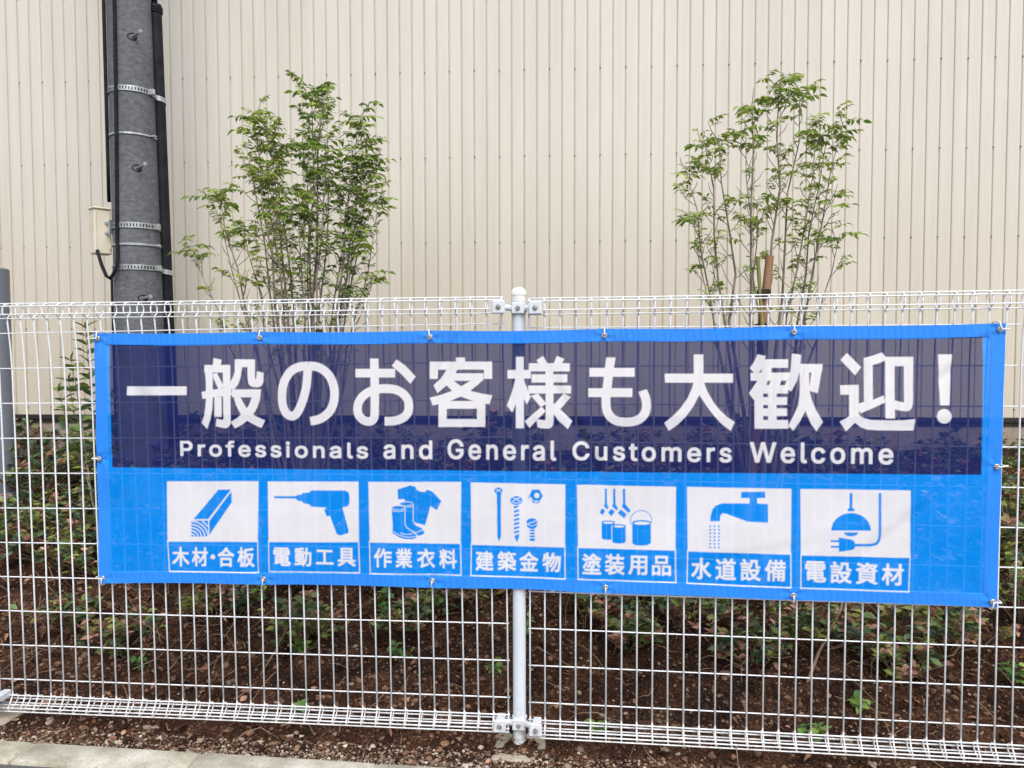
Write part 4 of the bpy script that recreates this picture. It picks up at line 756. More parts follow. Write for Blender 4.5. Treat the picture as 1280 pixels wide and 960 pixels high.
for k in range(11, 16): piece('subtitle_word', freg == k, banner)
for k in range(7):
    p = piece('icon_panel', freg == 20 + k, banner)
    p['label'] = ['timber beam icon panel', 'electric drill icon panel', 'work shirt and boots icon panel', 'screws nut and bolt icon panel', 'paint cans and brushes icon panel', 'water tap icon panel', 'pendant lamp and plug icon panel'][k]
    piece('pictogram', freg == 30 + k, p); piece('caption', freg == 40 + k, p)
for i, (ex, ez) in enumerate(EYELETS):
    ex, ez = ex / 2000, ez / 2000
    c = (ex, -0.0075 + 0.0, ez - .69)
    a = Acc()
    # ring with a real hole
    prof = [(.0040, .0002), (.0046, .0022), (.0075, .0026), (.0088, .0010), (.0088, -.001), (.0040, -.001)]
    seg = 20; Vv = []
    for r_, z in prof:
        for k in range(seg):
            w = 2 * math.pi * k / seg; Vv.append((c[0] + r_ * math.cos(w), c[1] - z, c[2] + r_ * math.sin(w)))
    n = len(prof)
    a.add(Vv, [(i_ * seg + k, i_ * seg + (k + 1) % seg, ((i_ + 1) % n) * seg + (k + 1) % seg, ((i_ + 1) % n) * seg + k) for i_ in range(n) for k in range(seg)])
    e = a.build('eyelet', M['brass'], banner)
    # cord: out through the eyelet, over the edge of the cloth and round the wire behind
    t = Acc()
    if i < 6: dirs = [(0, 1)]
    elif i < 12: dirs = [(0, -1)]
    else: dirs = []
    if i in (0, 6, 12): dirs.append((-1, 0))
    if i in (5, 11, 13): dirs.append((1, 0))
    for dx, dz in dirs:
        Lh = .022 if dz else .026
        jx = random.uniform(-.004, .004)
        pts = [(c[0], c[1] + .004, c[2]), (c[0], c[1] - .006, c[2]), (c[0] + dx * .008 + jx * .3, c[1] - .0065, c[2] + dz * .008), (c[0] + dx * Lh + jx, c[1] - .002, c[2] + dz * Lh + jx * abs(dx)),
               (c[0] + dx * (Lh + .002) + jx, c[1] + .014, c[2] + dz * (Lh + .002)), (c[0] + dx * Lh + jx, c[1] + .040, c[2] + dz * Lh), (c[0] + dx * .01, c[1] + .038, c[2] + dz * .006), (c[0], c[1] + .006, c[2])]
        t.tube(pts, .0023, 6)
    t.build('tie_cord', M['tie'], e)

# ---------------------------------------------------------------- fence
def make_panel(label, x0, n, dz0, tilt):
    root = empty('mesh_fence_panel', (x0, 0, dz0), label, 'fence', 'white wire mesh fence panels')
    root.rotation_euler = (0, -tilt, 0)
    zt = Z_ROW0 + 10 * PITCH_Z; zc = zt + .078; zb = Z_ROW0 - .078
    r = .031; cy = -.022; W = (n - 1) * PITCH_X
    g = Acc(); tb = Acc(); bb = Acc()
    xs = [i * PITCH_X + rng.normal(0, .0006) for i in range(n)]
    sg = (lambda x: -.018 * x / W) if x0 < -.5 else (lambda x: -.011 * (1 - x / W))      # the top roll dips a little toward the middle post
    for x in xs:
        j = rng.normal(0, .0008)
        g.tube([(x, 0, zb + .026), (x + j, 0, .5), (x - j, .0005, 1.0), (x, -.001, 1.27), (x, -.005, 1.35), (x, -.011, 1.41), (x, -.0155, zc - .026 + sg(x))], .0028, 6)
        P = [(x, -.0145, zc - .036), (x, -.0150, zc - .029)]
        for k in range(0, 15):
            w = math.radians(150 - k * 22.0)
            P.append((x, -.016 + .0195 * math.sin(w) * (1.0 if k else .6), zc + .0235 * math.cos(w)))
        P = [(a_, b_, c_ + sg(x)) for a_, b_, c_ in P]
        tb.tube(P, .0025, 6)
        P = [(x, 0, zb + .040), (x, -.001, zb + .021), (x, -.009, zb + .008), (x, -.019, zb - .006), (x, -.026, zb - .015), (x, -.027, zb - .020), (x, -.022, zb - .024), (x, -.008, zb - .022),
             (x, .008, zb - .015), (x, .021, zb - .004), (x, .0235, zb + .002), (x, .0225, zb + .012), (x, .017, zb + .017), (x, .006, zb + .019)]
        bb.tube(P, .0025, 6)
    hx = np.linspace(-.006, W + .006, 24)
    for k in range(11):
        z = Z_ROW0 + k * PITCH_Z
        g.tube([(x, .0047 if k < 10 else -.0055, z + .0006 * math.sin(x * 3 + k)) for x in hx], .0022, 6)
    for (yy, dz) in ((-.010, .0265), (-.0375, .0150), (-.0375, -.0125), (-.010, -.0255)):
        tb.tube([(x, yy, zc + dz + sg(x) + .0005 * math.sin(x * 4 + dz * 90)) for x in hx], .0023, 6)
    for (yy, dz) in ((-.0045, .0225), (.0275, -.003), (.0150, -.0125), (-.0215, -.0035), (-.0290, -.0125), (-.0265, -.0255)):
        bb.tube([(x, yy, zb + dz + .0005 * math.sin(x * 4 + dz * 90)) for x in hx], .0025, 6)
    for x in xs:
        tb.tube([(x - .004, -.018, zc - .026 + sg(x)), (x + .004, -.020, zc - .028 + sg(x))], .0030, 5)
        bb.tube([(x - .004, .006, zb + .018), (x + .004, .004, zb + .021)], .0030, 5)
    g.build('wire_grid', M['wire'], root); tb.build('top_coil', M['wire'], root); bb.build('bottom_coil', M['wire'], root)
    return root

NP = 38
make_panel('white wire mesh fence panel left of the middle post', -GAP - (NP - 1) * PITCH_X, NP, .0137 - 0.013 * (GAP + (NP - 1) * PITCH_X), .013)
make_panel('white wire mesh fence panel right of the middle post', GAP, NP, 0, 0)

def make_post(x, label):
    root = empty('fence_post', (x, 0.0, 0.0), label, 'fence post', 'white round fence posts')
    a = Acc(); a.lathe([(.0215, -.25), (.0215, 1.497)], seg=32); a.build('pole', M['post'], root, flat_angle=40)
    a = Acc(); a.lathe([(.0225, 1.484), (.0235, 1.486), (.0235, 1.5045), (.0258, 1.5055), (.0258, 1.5085), (.0245, 1.516), (.0215, 1.5225), (.0165, 1.5275), (.0095, 1.5305), (.003, 1.5315)], seg=32)
    a.build('cap', M['cap'], root, flat_angle=40)
    for zc in (Z_ROW0 + 10 * PITCH_Z + .078 - .016, Z_ROW0 - .078 + .014):
        a = Acc()
        a.lathe([(.0218, zc - .020), (.0250, zc - .019), (.0250, zc + .019), (.0218, zc + .020)], seg=32)   # collar round the post
        a.box((-.021, -.031, zc - .018), (.021, -.020, zc + .018), bev=.0025)
        a.build('clamp_band', M['post'], root, flat_angle=35)
        b_ = Acc(); b_.lathe([(.0075, -.0), (.0075, .0035), (.0055, .0055)], (0, -.0305, zc), 16, axis='y'); b_.build('bolt', M['bolt'], root, flat_angle=30)
        for s in (-1, 1):
            dz = (.002 if zc > 1 else .010) if s < 0 else (-.001 if zc > 1 else .003)
            a = Acc()
            a.tube([(s * .018, -.012, zc), (s * .036, -.030, zc + dz), (s * .048, -.036, zc + dz)], .010, 10)
            a.box((min(s * .038, s * .080), -.066, zc - .021 + dz), (max(s * .038, s * .080), -.058, zc + .021 + dz), bev=.003)
            a.box((min(s * .046, s * .074), -.058, zc - .012 + dz), (max(s * .046, s * .074), .008, zc + .012 + dz), bev=.002)
            cl = a.build('clamp', M['post'], root, flat_angle=35)
            b_ = Acc(); b_.lathe([(.0085, 0), (.0085, .001), (.0070, .0045), (.004, .0055)], (s * .059, -.066, zc + dz), 16, axis='y'); b_.build('bolt', M['bolt'], cl, flat_angle=30)
    return root
make_post(0, 'white round fence post with domed cap at the middle')
make_post(-GAP * 2 - (NP - 1) * PITCH_X, 'white fence post at the far left edge')
make_post(GAP * 2 + (NP - 1) * PITCH_X, 'white fence post at the far right edge')

def footing(x, label, s=.088, zt=.003):
    root = Acc()
    root.box((-s, -s, -.3), (s, s, 0), bev=.006)
    o = root.build('concrete_footing', M['foot'], None, flat_angle=30)
    o.location = (x, .004, zt); o.rotation_euler = (0, 0, random.uniform(-.04, .04))
    tag(o, label, 'footing', 'square concrete fence post footings')
footing(0, 'square concrete footing half buried under the middle fence post')
footing(-GAP * 2 - (NP - 1) * PITCH_X, 'concrete footing corner at the bottom left of the fence', zt=.010)

# ---------------------------------------------------------------- ground
def sheet(name, xs, ys, zf, mat, kind='structure'):
    Xg, Yg = np.meshgrid(xs, ys)
    Zg = zf(Xg, Yg)
    V_ = np.stack([Xg, Yg, Zg], -1).reshape(-1, 3)
    nx, ny = len(xs), len(ys)
    j, i = np.meshgrid(np.arange(ny - 1), np.arange(nx - 1), indexing='ij')
    Q = np.stack([j * nx + i, j * nx + i + 1, (j + 1) * nx + i + 1, (j + 1) * nx + i], -1).reshape(-1, 4)
    me = bpy.data.meshes.new(name)
    me.vertices.add(len(V_)); me.vertices.foreach_set('co', V_.astype(np.float32).ravel())
    me.loops.add(Q.size); me.loops.foreach_set('vertex_index', Q.ravel().astype(np.int32))
    me.polygons.add(len(Q)); me.polygons.foreach_set('loop_start', np.arange(0, Q.size, 4, dtype=np.int32))
    me.update(calc_edges=True)
    me.polygons.foreach_set('use_smooth', np.ones(len(Q), bool))
    me.materials.append(mat)
    o = bpy.data.objects.new(name, me); COL.objects.link(o)
    if kind: o['kind'] = kind
    return o
xs = np.concatenate([np.linspace(-12, -3.6, 40)[:-1], np.arange(-3.6, 3.6, .011), np.linspace(3.6, 12, 40)])
ys = np.concatenate([np.arange(-.145, 1.6, .009), np.arange(1.6, 3.35, .02)])
def soil_with_posts(x, y):
    z = soil_z(x, y)
    for px_ in (0, -GAP * 2 - (NP - 1) * PITCH_X):
        d = np.maximum(np.abs(x - px_), np.abs(y)); dd = np.hypot(x - px_, y + .01)
        cover = np.exp(-(dd / .055) ** 2) * .024 - .008 * np.exp(-(np.maximum(d - .05, 0) / .03) ** 2)
        flat = np.exp(-(np.maximum(d - .08, 0) / .04) ** 2)
        z = z * (1 - flat) + flat * (0.003 + cover * 1.0 + .006 * vnoise(x * 40, y * 40, 9) + .010 * vnoise(x * 13 + 3, y * 13, 8))
    return z
sheet('soil_bank', xs, ys, soil_with_posts, M['soil'])
a = Acc(); a.box((-400, -400, -.6), (400, -.262, -.014)); o = a.build('road', M['asphalt'], smooth=False); o['kind'] = 'structure'
a = Acc(); a.add([(-400, -.262, -.03), (-12, -.262, -.03), (-12, 400, -.03), (-400, 400, -.03), (12, -.262, -.03), (400, -.262, -.03), (400, 400, -.03), (12, 400, -.03)], [(0, 1, 2, 3), (4, 5, 6, 7)])
o = a.build('ground', M['soil'], smooth=False); o['kind'] = 'structure'

kx = [-2.835 + .5975 * k for k in range(9)]
names = ['first kerb stone beyond the left edge of the fence', 'pale kerb stone at the bottom left corner, cut by the frame edge', 'weathered kerb stone under the second banner eyelet from the left', 'kerb stone in front of the left panel, just left of the middle post', 'kerb stone in front of the middle fence post']
for k in range(9):
    a = Acc()
    x0, x1 = kx[k] + .003, kx[k] + .5975 - .003
    a.box((x0, -.262, -.2), (x1, -.140, 0), bev=.007)
    o = a.build('kerb_stone', M['kerb'], None, flat_angle=50)
    z_ = .001 * math.sin(k * 3)
    o.location = (0, 0, z_)
    if k < 5: lab = names[k]
    else: lab = ['first', 'second', 'third', 'fourth'][k - 5] + ' kerb stone right of the one at the middle post'
    tag(o, lab, 'kerb stone', 'concrete kerb stones in front of the fence')
# joint mortar
a = Acc(); a.box((-6, -.258, -.2), (6, -.144, -.006)); o = a.build('kerb_bed', M['foot'], smooth=False); o['kind'] = 'structure'

# ---------------------------------------------------------------- loose stuff on the soil
def ico():
    me = bpy.data.meshes.new('tmp'); bm = bmesh.new(); bmesh.ops.create_icosphere(bm, subdivisions=2, radius=1); bm.to_mesh(me); bm.free()
    V_ = np.array([v.co[:] for v in me.vertices]); F_ = [list(p.vertices) for p in me.polygons]
    bpy.data.meshes.remove(me); return V_, F_
def ico1():
    bm = bmesh.new(); bmesh.ops.create_icosphere(bm, subdivisions=1, radius=1); V_ = np.array([v.co[:] for v in bm.verts]); F_ = [[v.index for v in f.verts] for f in bm.faces]; bm.free(); return V_, F_
IV, IF = ico(); SV, SF = ico1()

def rotz(a):
    c, s = np.cos(a), np.sin(a); z = np.zeros_like(a); o = np.ones_like(a)
    return np.stack([np.stack([c, -s, z], -1), np.stack([s, c, z], -1), np.stack([z, z, o], -1)], -2)
def rotx(a):
    c, s = np.cos(a), np.sin(a); z = np.zeros_like(a); o = np.ones_like(a)
    return np.stack([np.stack([o, z, z], -1), np.stack([z, c, -s], -1), np.stack([z, s, c], -1)], -2)
def roty(a):
    c, s = np.cos(a), np.sin(a); z = np.zeros_like(a); o = np.ones_like(a)
    return np.stack([np.stack([c, z, s], -1), np.stack([z, o, z], -1), np.stack([-s, z, c], -1)], -2)

def scatter_pebbles(acc, n, xr, yr, smin, smax, tlo, thi, shape=(IV, IF), clump=None):
    x = rng.uniform(*xr, n); y = rng.uniform(*yr, n)
    if clump is not None:
        keep = vnoise(x * 2.1, y * 3, clump) > rng.uniform(-.9, .5, n); x, y = x[keep], y[keep]; n = len(x)
    s = smin * (smax / smin) ** (rng.uniform(0, 1, n) ** 2.2)
    z = soil_with_posts(x, y)
    sc = s[:, None] * np.stack([rng.uniform(.8, 1.35, n), rng.uniform(.6, 1, n), rng.uniform(.45, .8, n)], -1)
    base = shape[0]
    P = base[None] * (1 + .22 * rng.normal(0, 1, (n, len(base), 1)).clip(-1.4, 1.4)) * sc[:, None, :]
    P = np.einsum('nij,nkj->nki', rotz(rng.uniform(0, 6.28, n)) @ rotx(rng.normal(0, .3, n)), P)
    P += np.stack([x, y, z + s * .25], -1)[:, None, :]
    acc.addmany(P, shape[1], np.clip(rng.uniform(tlo, thi, n), 0, 1))
pb = Acc()
scatter_pebbles(pb, 7000, (-2.2, 2.2), (-.140, -.03), .0018, .0070, .1, .95, (SV, SF), clump=51)
scatter_pebbles(pb, 2500, (-2.2, 2.2), (-.140, -.09), .0018, .0075, .3, 1.0, (SV, SF))
scatter_pebbles(pb, 130, (-2.2, 2.2), (-.138, .02), .007, .015, .2, 1.0)
scatter_pebbles(pb, 5200, (-2.6, 2.6), (-.02, 1.3), .002, .008, .0, .8, (SV, SF))
scatter_pebbles(pb, 500, (-2.6, 2.6), (0, 1.4), .006, .017, .0, .8, clump=31)
o = pb.build('gravel', M['pebble'], flat_angle=60); o['kind'] = 'stuff'; tag(o, 'small pale stones and grit strewn over the dark soil by the kerb', 'gravel')
cl = Acc()
scatter_pebbles(cl, 15000, (-2.7, 2.7), (-.12, 1.5), .003, .015, .0, 1, (SV, SF), clump=61)
scatter_pebbles(cl, 15000, (-2.7, 2.7), (-.13, 1.3), .0022, .009, .0, 1.0, (SV, SF))
M['clod'] = tinted('soil_clods', [(0, (.016, .009, .008)), (.55, (.085, .046, .030)), (1, (.30, .18, .115))], .95, 0, 120, .35, .1)
o = cl.build('soil_clods', M['clod'], flat_angle=60); o['kind'] = 'stuff'; tag(o, 'loose crumbs and clods of dark brown soil on the bank', 'soil')

# generic leaf: length along +Y, folded along the midrib, tip drooping (unit length)
LV = np.array([(0, 0, 0), (.17, .22, .03), (.24, .5, .03), (.15, .78, -.01), (0, 1, -.08), (-.15, .78, -.01), (-.24, .5, .03), (-.17, .22, .03), (0, .5, -.02), (0, .24, -.01), (0, .78, -.05)], float)
LF3 = [(0, 1, 9), (1, 2, 8), (1, 8, 9), (2, 3, 10), (2, 10, 8), (3, 4, 10), (0, 9, 7), (9, 8, 6), (9, 6, 7), (8, 10, 5), (8, 5, 6), (10, 4, 5)]

def place_leaves(acc, pos, dirv, roll, size, tint, width=1.0, curl=0.0):
    """pos (n,3), dirv (n,3) direction of the leaf, roll about it"""
    n = len(pos)
    d = dirv / np.maximum(np.linalg.norm(dirv, axis=1, keepdims=True), 1e-6)
    up = np.tile([0, 0, 1.], (n, 1)); x = np.cross(d, up); ln = np.linalg.norm(x, axis=1, keepdims=True)
    x = np.where(ln < 1e-3, [1., 0, 0], x / np.maximum(ln, 1e-6)); z = np.cross(x, d)
    c, s = np.cos(roll)[:, None], np.sin(roll)[:, None]
    x, z = x * c + z * s, z * c - x * s
    L_ = np.repeat(LV[None], n, 0).copy()
    L_[:, :, 0] *= width if np.isscalar(width) else width[:, None]
    cu = curl if not np.isscalar(curl) else np.full(n, curl)
    L_[:, :, 2] += -cu[:, None] * L_[:, :, 1] ** 2 + np.abs(cu)[:, None] * .8 * np.abs(L_[:, :, 0])
    P = (L_[:, :, 0:1] * x[:, None] + L_[:, :, 1:2] * d[:, None] + L_[:, :, 2:3] * z[:, None]) * size[:, None, None] + pos[:, None]
    acc.addmany(P, LF3, tint)

def dead_leaves(name, label, n, yr, seed):
    a = Acc()
    x = rng.uniform(-3.0, 3.0, n); y = rng.uniform(*yr, n)
    keep = vnoise(x * 2.3, y * 3.1, seed) > rng.uniform(-1.0, .55, n); x, y = x[keep], y[keep]; n = len(x)
    th = rng.uniform(0, 6.28, n)
    d = np.stack([np.cos(th), np.sin(th), rng.normal(0, .35, n)], -1)
    z = soil_with_posts(x, y) + rng.uniform(.004, .016, n)
    place_leaves(a, np.stack([x, y, z], -1), d, rng.normal(0, .7, n), (.010 + .034 * rng.uniform(0, 1, n) ** 1.8), rng.beta(1.3, 1.9, n), rng.uniform(.8, 1.5, n), rng.normal(.1, .35, n))
    o = a.build(name, M['dead']); o['kind'] = 'stuff'; tag(o, label, 'dead leaves')
dead_leaves('fallen_leaves', 'brown and orange fallen leaves lying on the soil bank', 3300, (-.13, 2.6), 41)
dead_leaves('leaf_litter', 'pinkish brown litter caught among the plants at both ends of the bank', 3600, (.75, 2.6), 77)

tw = Acc()
for k in range(380):
    x = random.uniform(-2.6, 2.6); y = random.uniform(-.08, 1.9)
    th = random.uniform(0, 6.28); l = random.uniform(.03, .12) if k % 4 else random.uniform(.12, .30); b_ = random.uniform(-.5, .5)
    pts = []
    for q in range(4):
        s = q / 3; xx = x + l * s * math.cos(th + b_ * s); yy = y + l * s * math.sin(th + b_ * s)
        pts.append((xx, yy, float(soil_with_posts(np.array(xx), np.array(yy))) + .006 + random.uniform(0, .012) + (l * .25 * math.sin(s * 3) if k % 4 == 0 else 0)))
    tw.tube(pts, [.0022, .0018, .0014, .0007], 5)
for k in range(300):                                     # dry stalks standing up out of the litter
    x = random.uniform(-2.6, 2.6); y = .28 + 1.25 * random.random() ** .8
    if vnoise(np.array(x * 1.6), np.array(y * 2.0), 91) < random.uniform(-.6, .4): continue
    z0 = float(soil_with_posts(np.array(x), np.array(y))); h = random.uniform(.05, .19); th = random.uniform(0, 6.28); le = h * random.uniform(.2, 1.3); cv_ = random.uniform(-.03, .03)
    tw.tube([(x + le * t * math.cos(th) + cv_ * math.sin(t * 3), y + le * t * math.sin(th) * .6, z0 - .005 + h * t * (1.15 - .25 * t)) for t in (0, .3, .6, 1)], [.0021, .0018, .0014, .0007], 5)
o = tw.build('dry_twigs', M['twig']); o['kind'] = 'stuff'; tag(o, 'thin dry twigs and straw scattered on the soil', 'twigs')

# ---------------------------------------------------------------- plants
def seedling(x, y, h, n, label, spread=.05, tint=(.25, 1), size=(.026, .046), mat='leafG', group='small green plants sprouting on the bank', name='small_plant', lean=0):
    z = float(soil_with_posts(np.array(x), np.array(y)))
    root = empty(name, (x, y, z - .004), label, 'plant', group)
    st = Acc(); lf = Acc()
    for s in range(n):
        th = random.uniform(0, 6.28); sp = random.uniform(.2, 1) * spread; hh = h * random.uniform(.6, 1)
        tip = (sp * math.cos(th) + lean * hh, sp * math.sin(th), hh)
        mid = (tip[0] * .35, tip[1] * .35, hh * .55)
        st.tube([(0, 0, 0), mid, tip], [.0016, .0013, .0008], 5)
        m = random.randint(5, 9)
        P = []; D = []
        for q in range(m):
            t = .35 + .65 * q / (m - 1)
            p = np.array(mid) * (1 - t) + np.array(tip) * t if t > .5 else np.array(mid) * (t / .5) * .9
            p = np.array([tip[0] * t ** 1.2, tip[1] * t ** 1.2, hh * t])
            aa = q * 2.4 + th
            P.append(p); D.append((math.cos(aa), math.sin(aa), random.uniform(-.1, .75)))
        place_leaves(lf, np.array(P), np.array(D), rng.normal(0, .4, m), rng.uniform(*size, m), rng.uniform(*tint, m), rng.uniform(.9, 1.5, m), rng.uniform(0, .4, m))
    st.build('stem', M['twig'], root); lf.build('foliage', M[mat], root)
    return root

def shrub(x, y, h, w, stems, label, dens=1.0, name='low_shrub', tint=(.05, .75), bare=.25):
    z = float(soil_with_posts(np.array(x), np.array(y)))
    root = empty(name, (x, y, z - .01), label, 'shrub', 'low broadleaf shrubs planted on the bank')
    st = Acc(); lf = Acc()
    for s in range(stems):
        th = random.uniform(0, 6.28); sp = w * math.sqrt(random.uniform(.02, 1)); hh = h * random.uniform(.55, 1) * (1 - .35 * (sp / w) ** 2)
        tip = np.array([sp * math.cos(th), sp * math.sin(th), hh]); b0 = np.array([tip[0] * .12, tip[1] * .12, 0])
        mid = b0 * .4 + tip * .6; mid[2] = hh * .45
        cur = [b0, (b0 + mid) / 2 + rng.normal(0, .006, 3), mid, (mid + tip) / 2 + rng.normal(0, .006, 3), tip]
        st.tube(cur, [.0032, .0027, .0022, .0017, .0010], 5)
        for tgt in range(3):
            a0 = cur[2 + tgt // 2]; d = rng.normal(0, 1, 3) * (.05, .05, .03) + (0, 0, .045); e = a0 + d
            st.tube([a0, a0 + d * .5 + rng.normal(0, .004, 3), e], [.0014, .0011, .0007], 4)
            m = int(random.randint(6, 10) * dens)
            if m:
                aa = np.arange(m) * 2.4 + random.uniform(0, 6)
                lt = np.linspace(.4, 1.05, m)[:, None]
                P = a0 + d * lt
                D = np.stack([np.cos(aa), np.sin(aa), rng.uniform(.0, .9, m)], -1)
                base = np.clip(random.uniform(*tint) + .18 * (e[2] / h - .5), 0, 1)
                T = np.clip(base + rng.normal(0, .10, m), 0, 1)
                if random.random() < .22: T = rng.uniform(.78, 1, m)
                place_leaves(lf, P, D, rng.normal(0, .5, m), rng.uniform(.024, .046, m), T, rng.uniform(.9, 1.4, m), rng.uniform(0, .35, m))
        m = int(random.randint(9, 14) * dens)
        if m:
            aa = np.arange(m) * 2.4 + random.uniform(0, 6)
            P = tip[None] + np.stack([0 * aa, 0 * aa, -np.linspace(0, .035, m)], -1)
            D = np.stack([np.cos(aa), np.sin(aa), rng.uniform(.1, 1.1, m)], -1)
            base = random.uniform(*tint)
            T = np.clip(base + rng.normal(.05, .10, m), 0, 1)
            if random.random() < .20: T = rng.uniform(.78, 1, m)
            place_leaves(lf, P, D, rng.normal(0, .5, m), rng.uniform(.028, .052, m), T, rng.uniform(.9, 1.4, m), rng.uniform(0, .35, m))
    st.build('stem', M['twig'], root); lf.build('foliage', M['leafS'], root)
    return root

# the dense planting along the wall side of the bank
hedge = []
row_lab = {0: 'back row against the building wall', 1: 'middle row of the bank', 2: 'front row of the planting'}
def ordw(k): return ['leftmost', 'second', 'third', 'fourth', 'fifth', 'sixth', 'seventh', 'eighth', 'ninth', 'tenth', 'eleventh', 'twelfth', 'thirteenth', 'fourteenth'][k]
for r_, (yy, n, xa, xb, h, w, stn, dn) in enumerate([(2.50, 12, -3.9, 3.9, .40, .38, 34, 1.0), (1.92, 11, -3.3, 3.3, .38, .36, 38, 1.0), (1.38, 10, -2.85, 2.75, .31, .32, 32, 1.0)]):
    for k in range(n):
        x = xa + (xb - xa) * k / (n - 1) + random.uniform(-.08, .08)
        lab = ('%s low leafy shrub from the left in the %s' % (ordw(k), row_lab[r_])).replace('leftmost low leafy shrub from the left', 'leftmost low leafy shrub')
        shrub(x, yy + random.uniform(-.12, .12), h * random.uniform(.85, 1.1), w, stn, lab, dn)

# thin, half-bare shrubs and seedlings nearer the fence
near = [(-2.02, .62, .17, .12, 6, 'straggly half bare shrub seen through the left end of the fence'),
        (-1.42, .70, .16, .14, 6, 'twiggy shrub under the lower left corner of the banner'),
        (-.97, .52, .20, .16, 8, 'sparse shrub with bare stems below the timber icon'),
        (-.30, .95, .20, .17, 8, 'low shrub just left of the middle post, half hidden by the banner'),
        (.22, .85, .22, .16, 9, 'leafy shrub just right of the middle post'),
        (.62, .85, .22, .18, 9, 'leafy shrub under the paint can icon'),
        (1.12, .72, .22, .17, 8, 'shrub with reddish leaves and a thick slanting stem'),
        (1.62, .72, .24, .18, 9, 'twiggy shrub below the lower right corner of the banner'),
        (2.02, .95, .36, .22, 13, 'taller bushy shrub at the right edge of the picture'),
        (2.30, 1.5, .42, .24, 16, 'bushy shrub beyond the right end of the banner'),
        (-1.75, 1.05, .24, .2, 10, 'low shrub behind the left edge of the banner'),
        (-.62, 1.05, .22, .2, 9, 'low shrub behind the lower edge of the banner left of the post'),
        (1.0, 1.1, .22, .2, 9, 'low shrub behind the lower edge of the banner right of the post')]
near += [(-2.62, 1.25, .27, .26, 22, 'dense low shrub at the far left edge in front of the grey post'), (-2.22, 1.12, .24, .22, 18, 'dense low shrub at the foot of the sapling'), (2.35, 1.15, .30, .22, 16, 'dense low shrub at the far right edge of the picture')]
near += [(-1.15, .98, .20, .17, 9, 'reddish low plant behind the banner foot below the timber icon'), (.12, 1.12, .2, .16, 9, 'low plant deep in the bank right behind the middle post'), (.38, .62, .13, .12, 6, 'small sparse plant right of the middle post'), (-.52, .72, .14, .13, 6, 'small sparse plant below the shirt icon'), (.86, .60, .12, .12, 5, 'small twiggy plant below the tap icon'), (1.40, .55, .12, .12, 5, 'small twiggy plant low under the lamp icon'), (-1.72, .52, .14, .13, 6, 'small twiggy plant left of the banner corner')]
seeds = [(-.90, .56, .10, 5, 'bright green seedling left of the orange dead leaves', 0), (-.93, .44, .06, 3, 'small bright green seedling low on the bank at left', 0), (-.52, .42, .07, 3, 'tiny green plant in the soil left of the middle post', 0),
         (-.16, .38, .06, 2, 'pale green two leafed seedling next to the middle post', 0), (-.05, .62, .10, 3, 'yellow green seedling right beside the middle post', 0), (-.70, .78, .12, 4, 'bluish green plant under the drill icon', 0),
         (.46, .92, .12, 5, 'yellow green plant below the paint icon', 0), (.80, .88, .13, 5, 'round leafed plant below the tap icon', 0), (1.47, .88, .12, 3, 'plant with yellow green leaves below the banner near its right end', 0),
         (1.02, .66, .14, 5, 'plant with a light green top right of the tap icon', .2), (.28, .10, .04, 3, 'wisp of grass right of the middle post', 0), (.98, .12, .05, 4, 'wisp of green at the fence foot toward the right', 0),
         (1.18, .28, .05, 3, 'small weed low on the bank near the right', 0), (-1.55, .34, .05, 3, 'small weed low on the bank near the left', 0), (-.80, .10, .03, 2, 'tiny weed at the foot of the left fence panel', 0), (-1.28, .78, .12, 4, 'light green sprig under the left end of the banner', 0),
         (1.78, .48, .12, 5, 'bluish green plant low at the right edge', 0)]
for x, y, h, n, lab, ln in seeds: seedling(x, y, h, n, lab, spread=.04 + .3 * h, lean=ln)

for x, y, h, w, s, lab in near: shrub(x, y - .04, h * 1.12, w * 1.2, s + 6, lab, .80, 'sparse_shrub', (.2, .78))

# leaning bare stems
for k, (pts, lab) in enumerate([([(1.02, .40, .0), (1.10, .52, .07), (1.22, .66, .15), (1.27, .74, .25)], 'thick bare stem slanting up the bank at right'),
                               ([(-1.05, .30, 0), (-1.0, .36, .07), (-.96, .42, .16), (-.99, .48, .24)], 'thin bare stem rising behind the left fence panel'),
                               ([(1.50, .62, .0), (1.62, .60, .05), (1.72, .66, .12), (1.75, .70, .2)], 'dry bent stem near the right end of the banner')]):
    a = Acc(); P = [(x, y, float(soil_with_posts(np.array(x), np.array(y))) * (1 if q == 0 else 1) * 1.0 + z - (.01 if q == 0 else 0)) for q, (x, y, z) in enumerate(pts)]
    a.tube(P, [.007, .006, .0045, .0025] if k == 0 else [.004, .0035, .003, .0015], 7)
    tag(a.build('bare_stem', M['twig']), lab, 'stem')

# ---------------------------------------------------------------- ash trees
def leafset(lf, st, p, d, L_, tintc):
    """a pinnate leaf: rachis with paired leaflets, hanging slightly"""
    d = d / np.linalg.norm(d)
    n = random.choice((2, 3, 3, 4))
    side = np.cross(d, (0, 0, 1.)); side /= max(np.linalg.norm(side), 1e-6)
    P = []; D = []
    pts = [p]
    for k in range(n + 1):
        t = (k + .8) / (n + .8)
        q = p + d * L_ * t - np.array([0, 0, 1]) * L_ * .32 * t * t
        pts.append(q)
        if k == n:
            P.append(q); D.append(d - np.array([0, 0, .45]))
        else:
            for s in (-1, 1):
                P.append(q); D.append(side * s + d * .55 - np.array([0, 0, .28]) + rng.normal(0, .14, 3))
    m = len(P)
    st.tube([pts[0], pts[len(pts) // 2], pts[-1]], [.0011, .0009, .0006], 4, caps=False)
    place_leaves(lf, np.array(P), np.array(D), rng.normal(0, .45, m), L_ * rng.uniform(.36, .52, m), np.clip(tintc + rng.normal(0, .10, m), 0, 1), rng.uniform(.85, 1.15, m), rng.uniform(.1, .5, m))

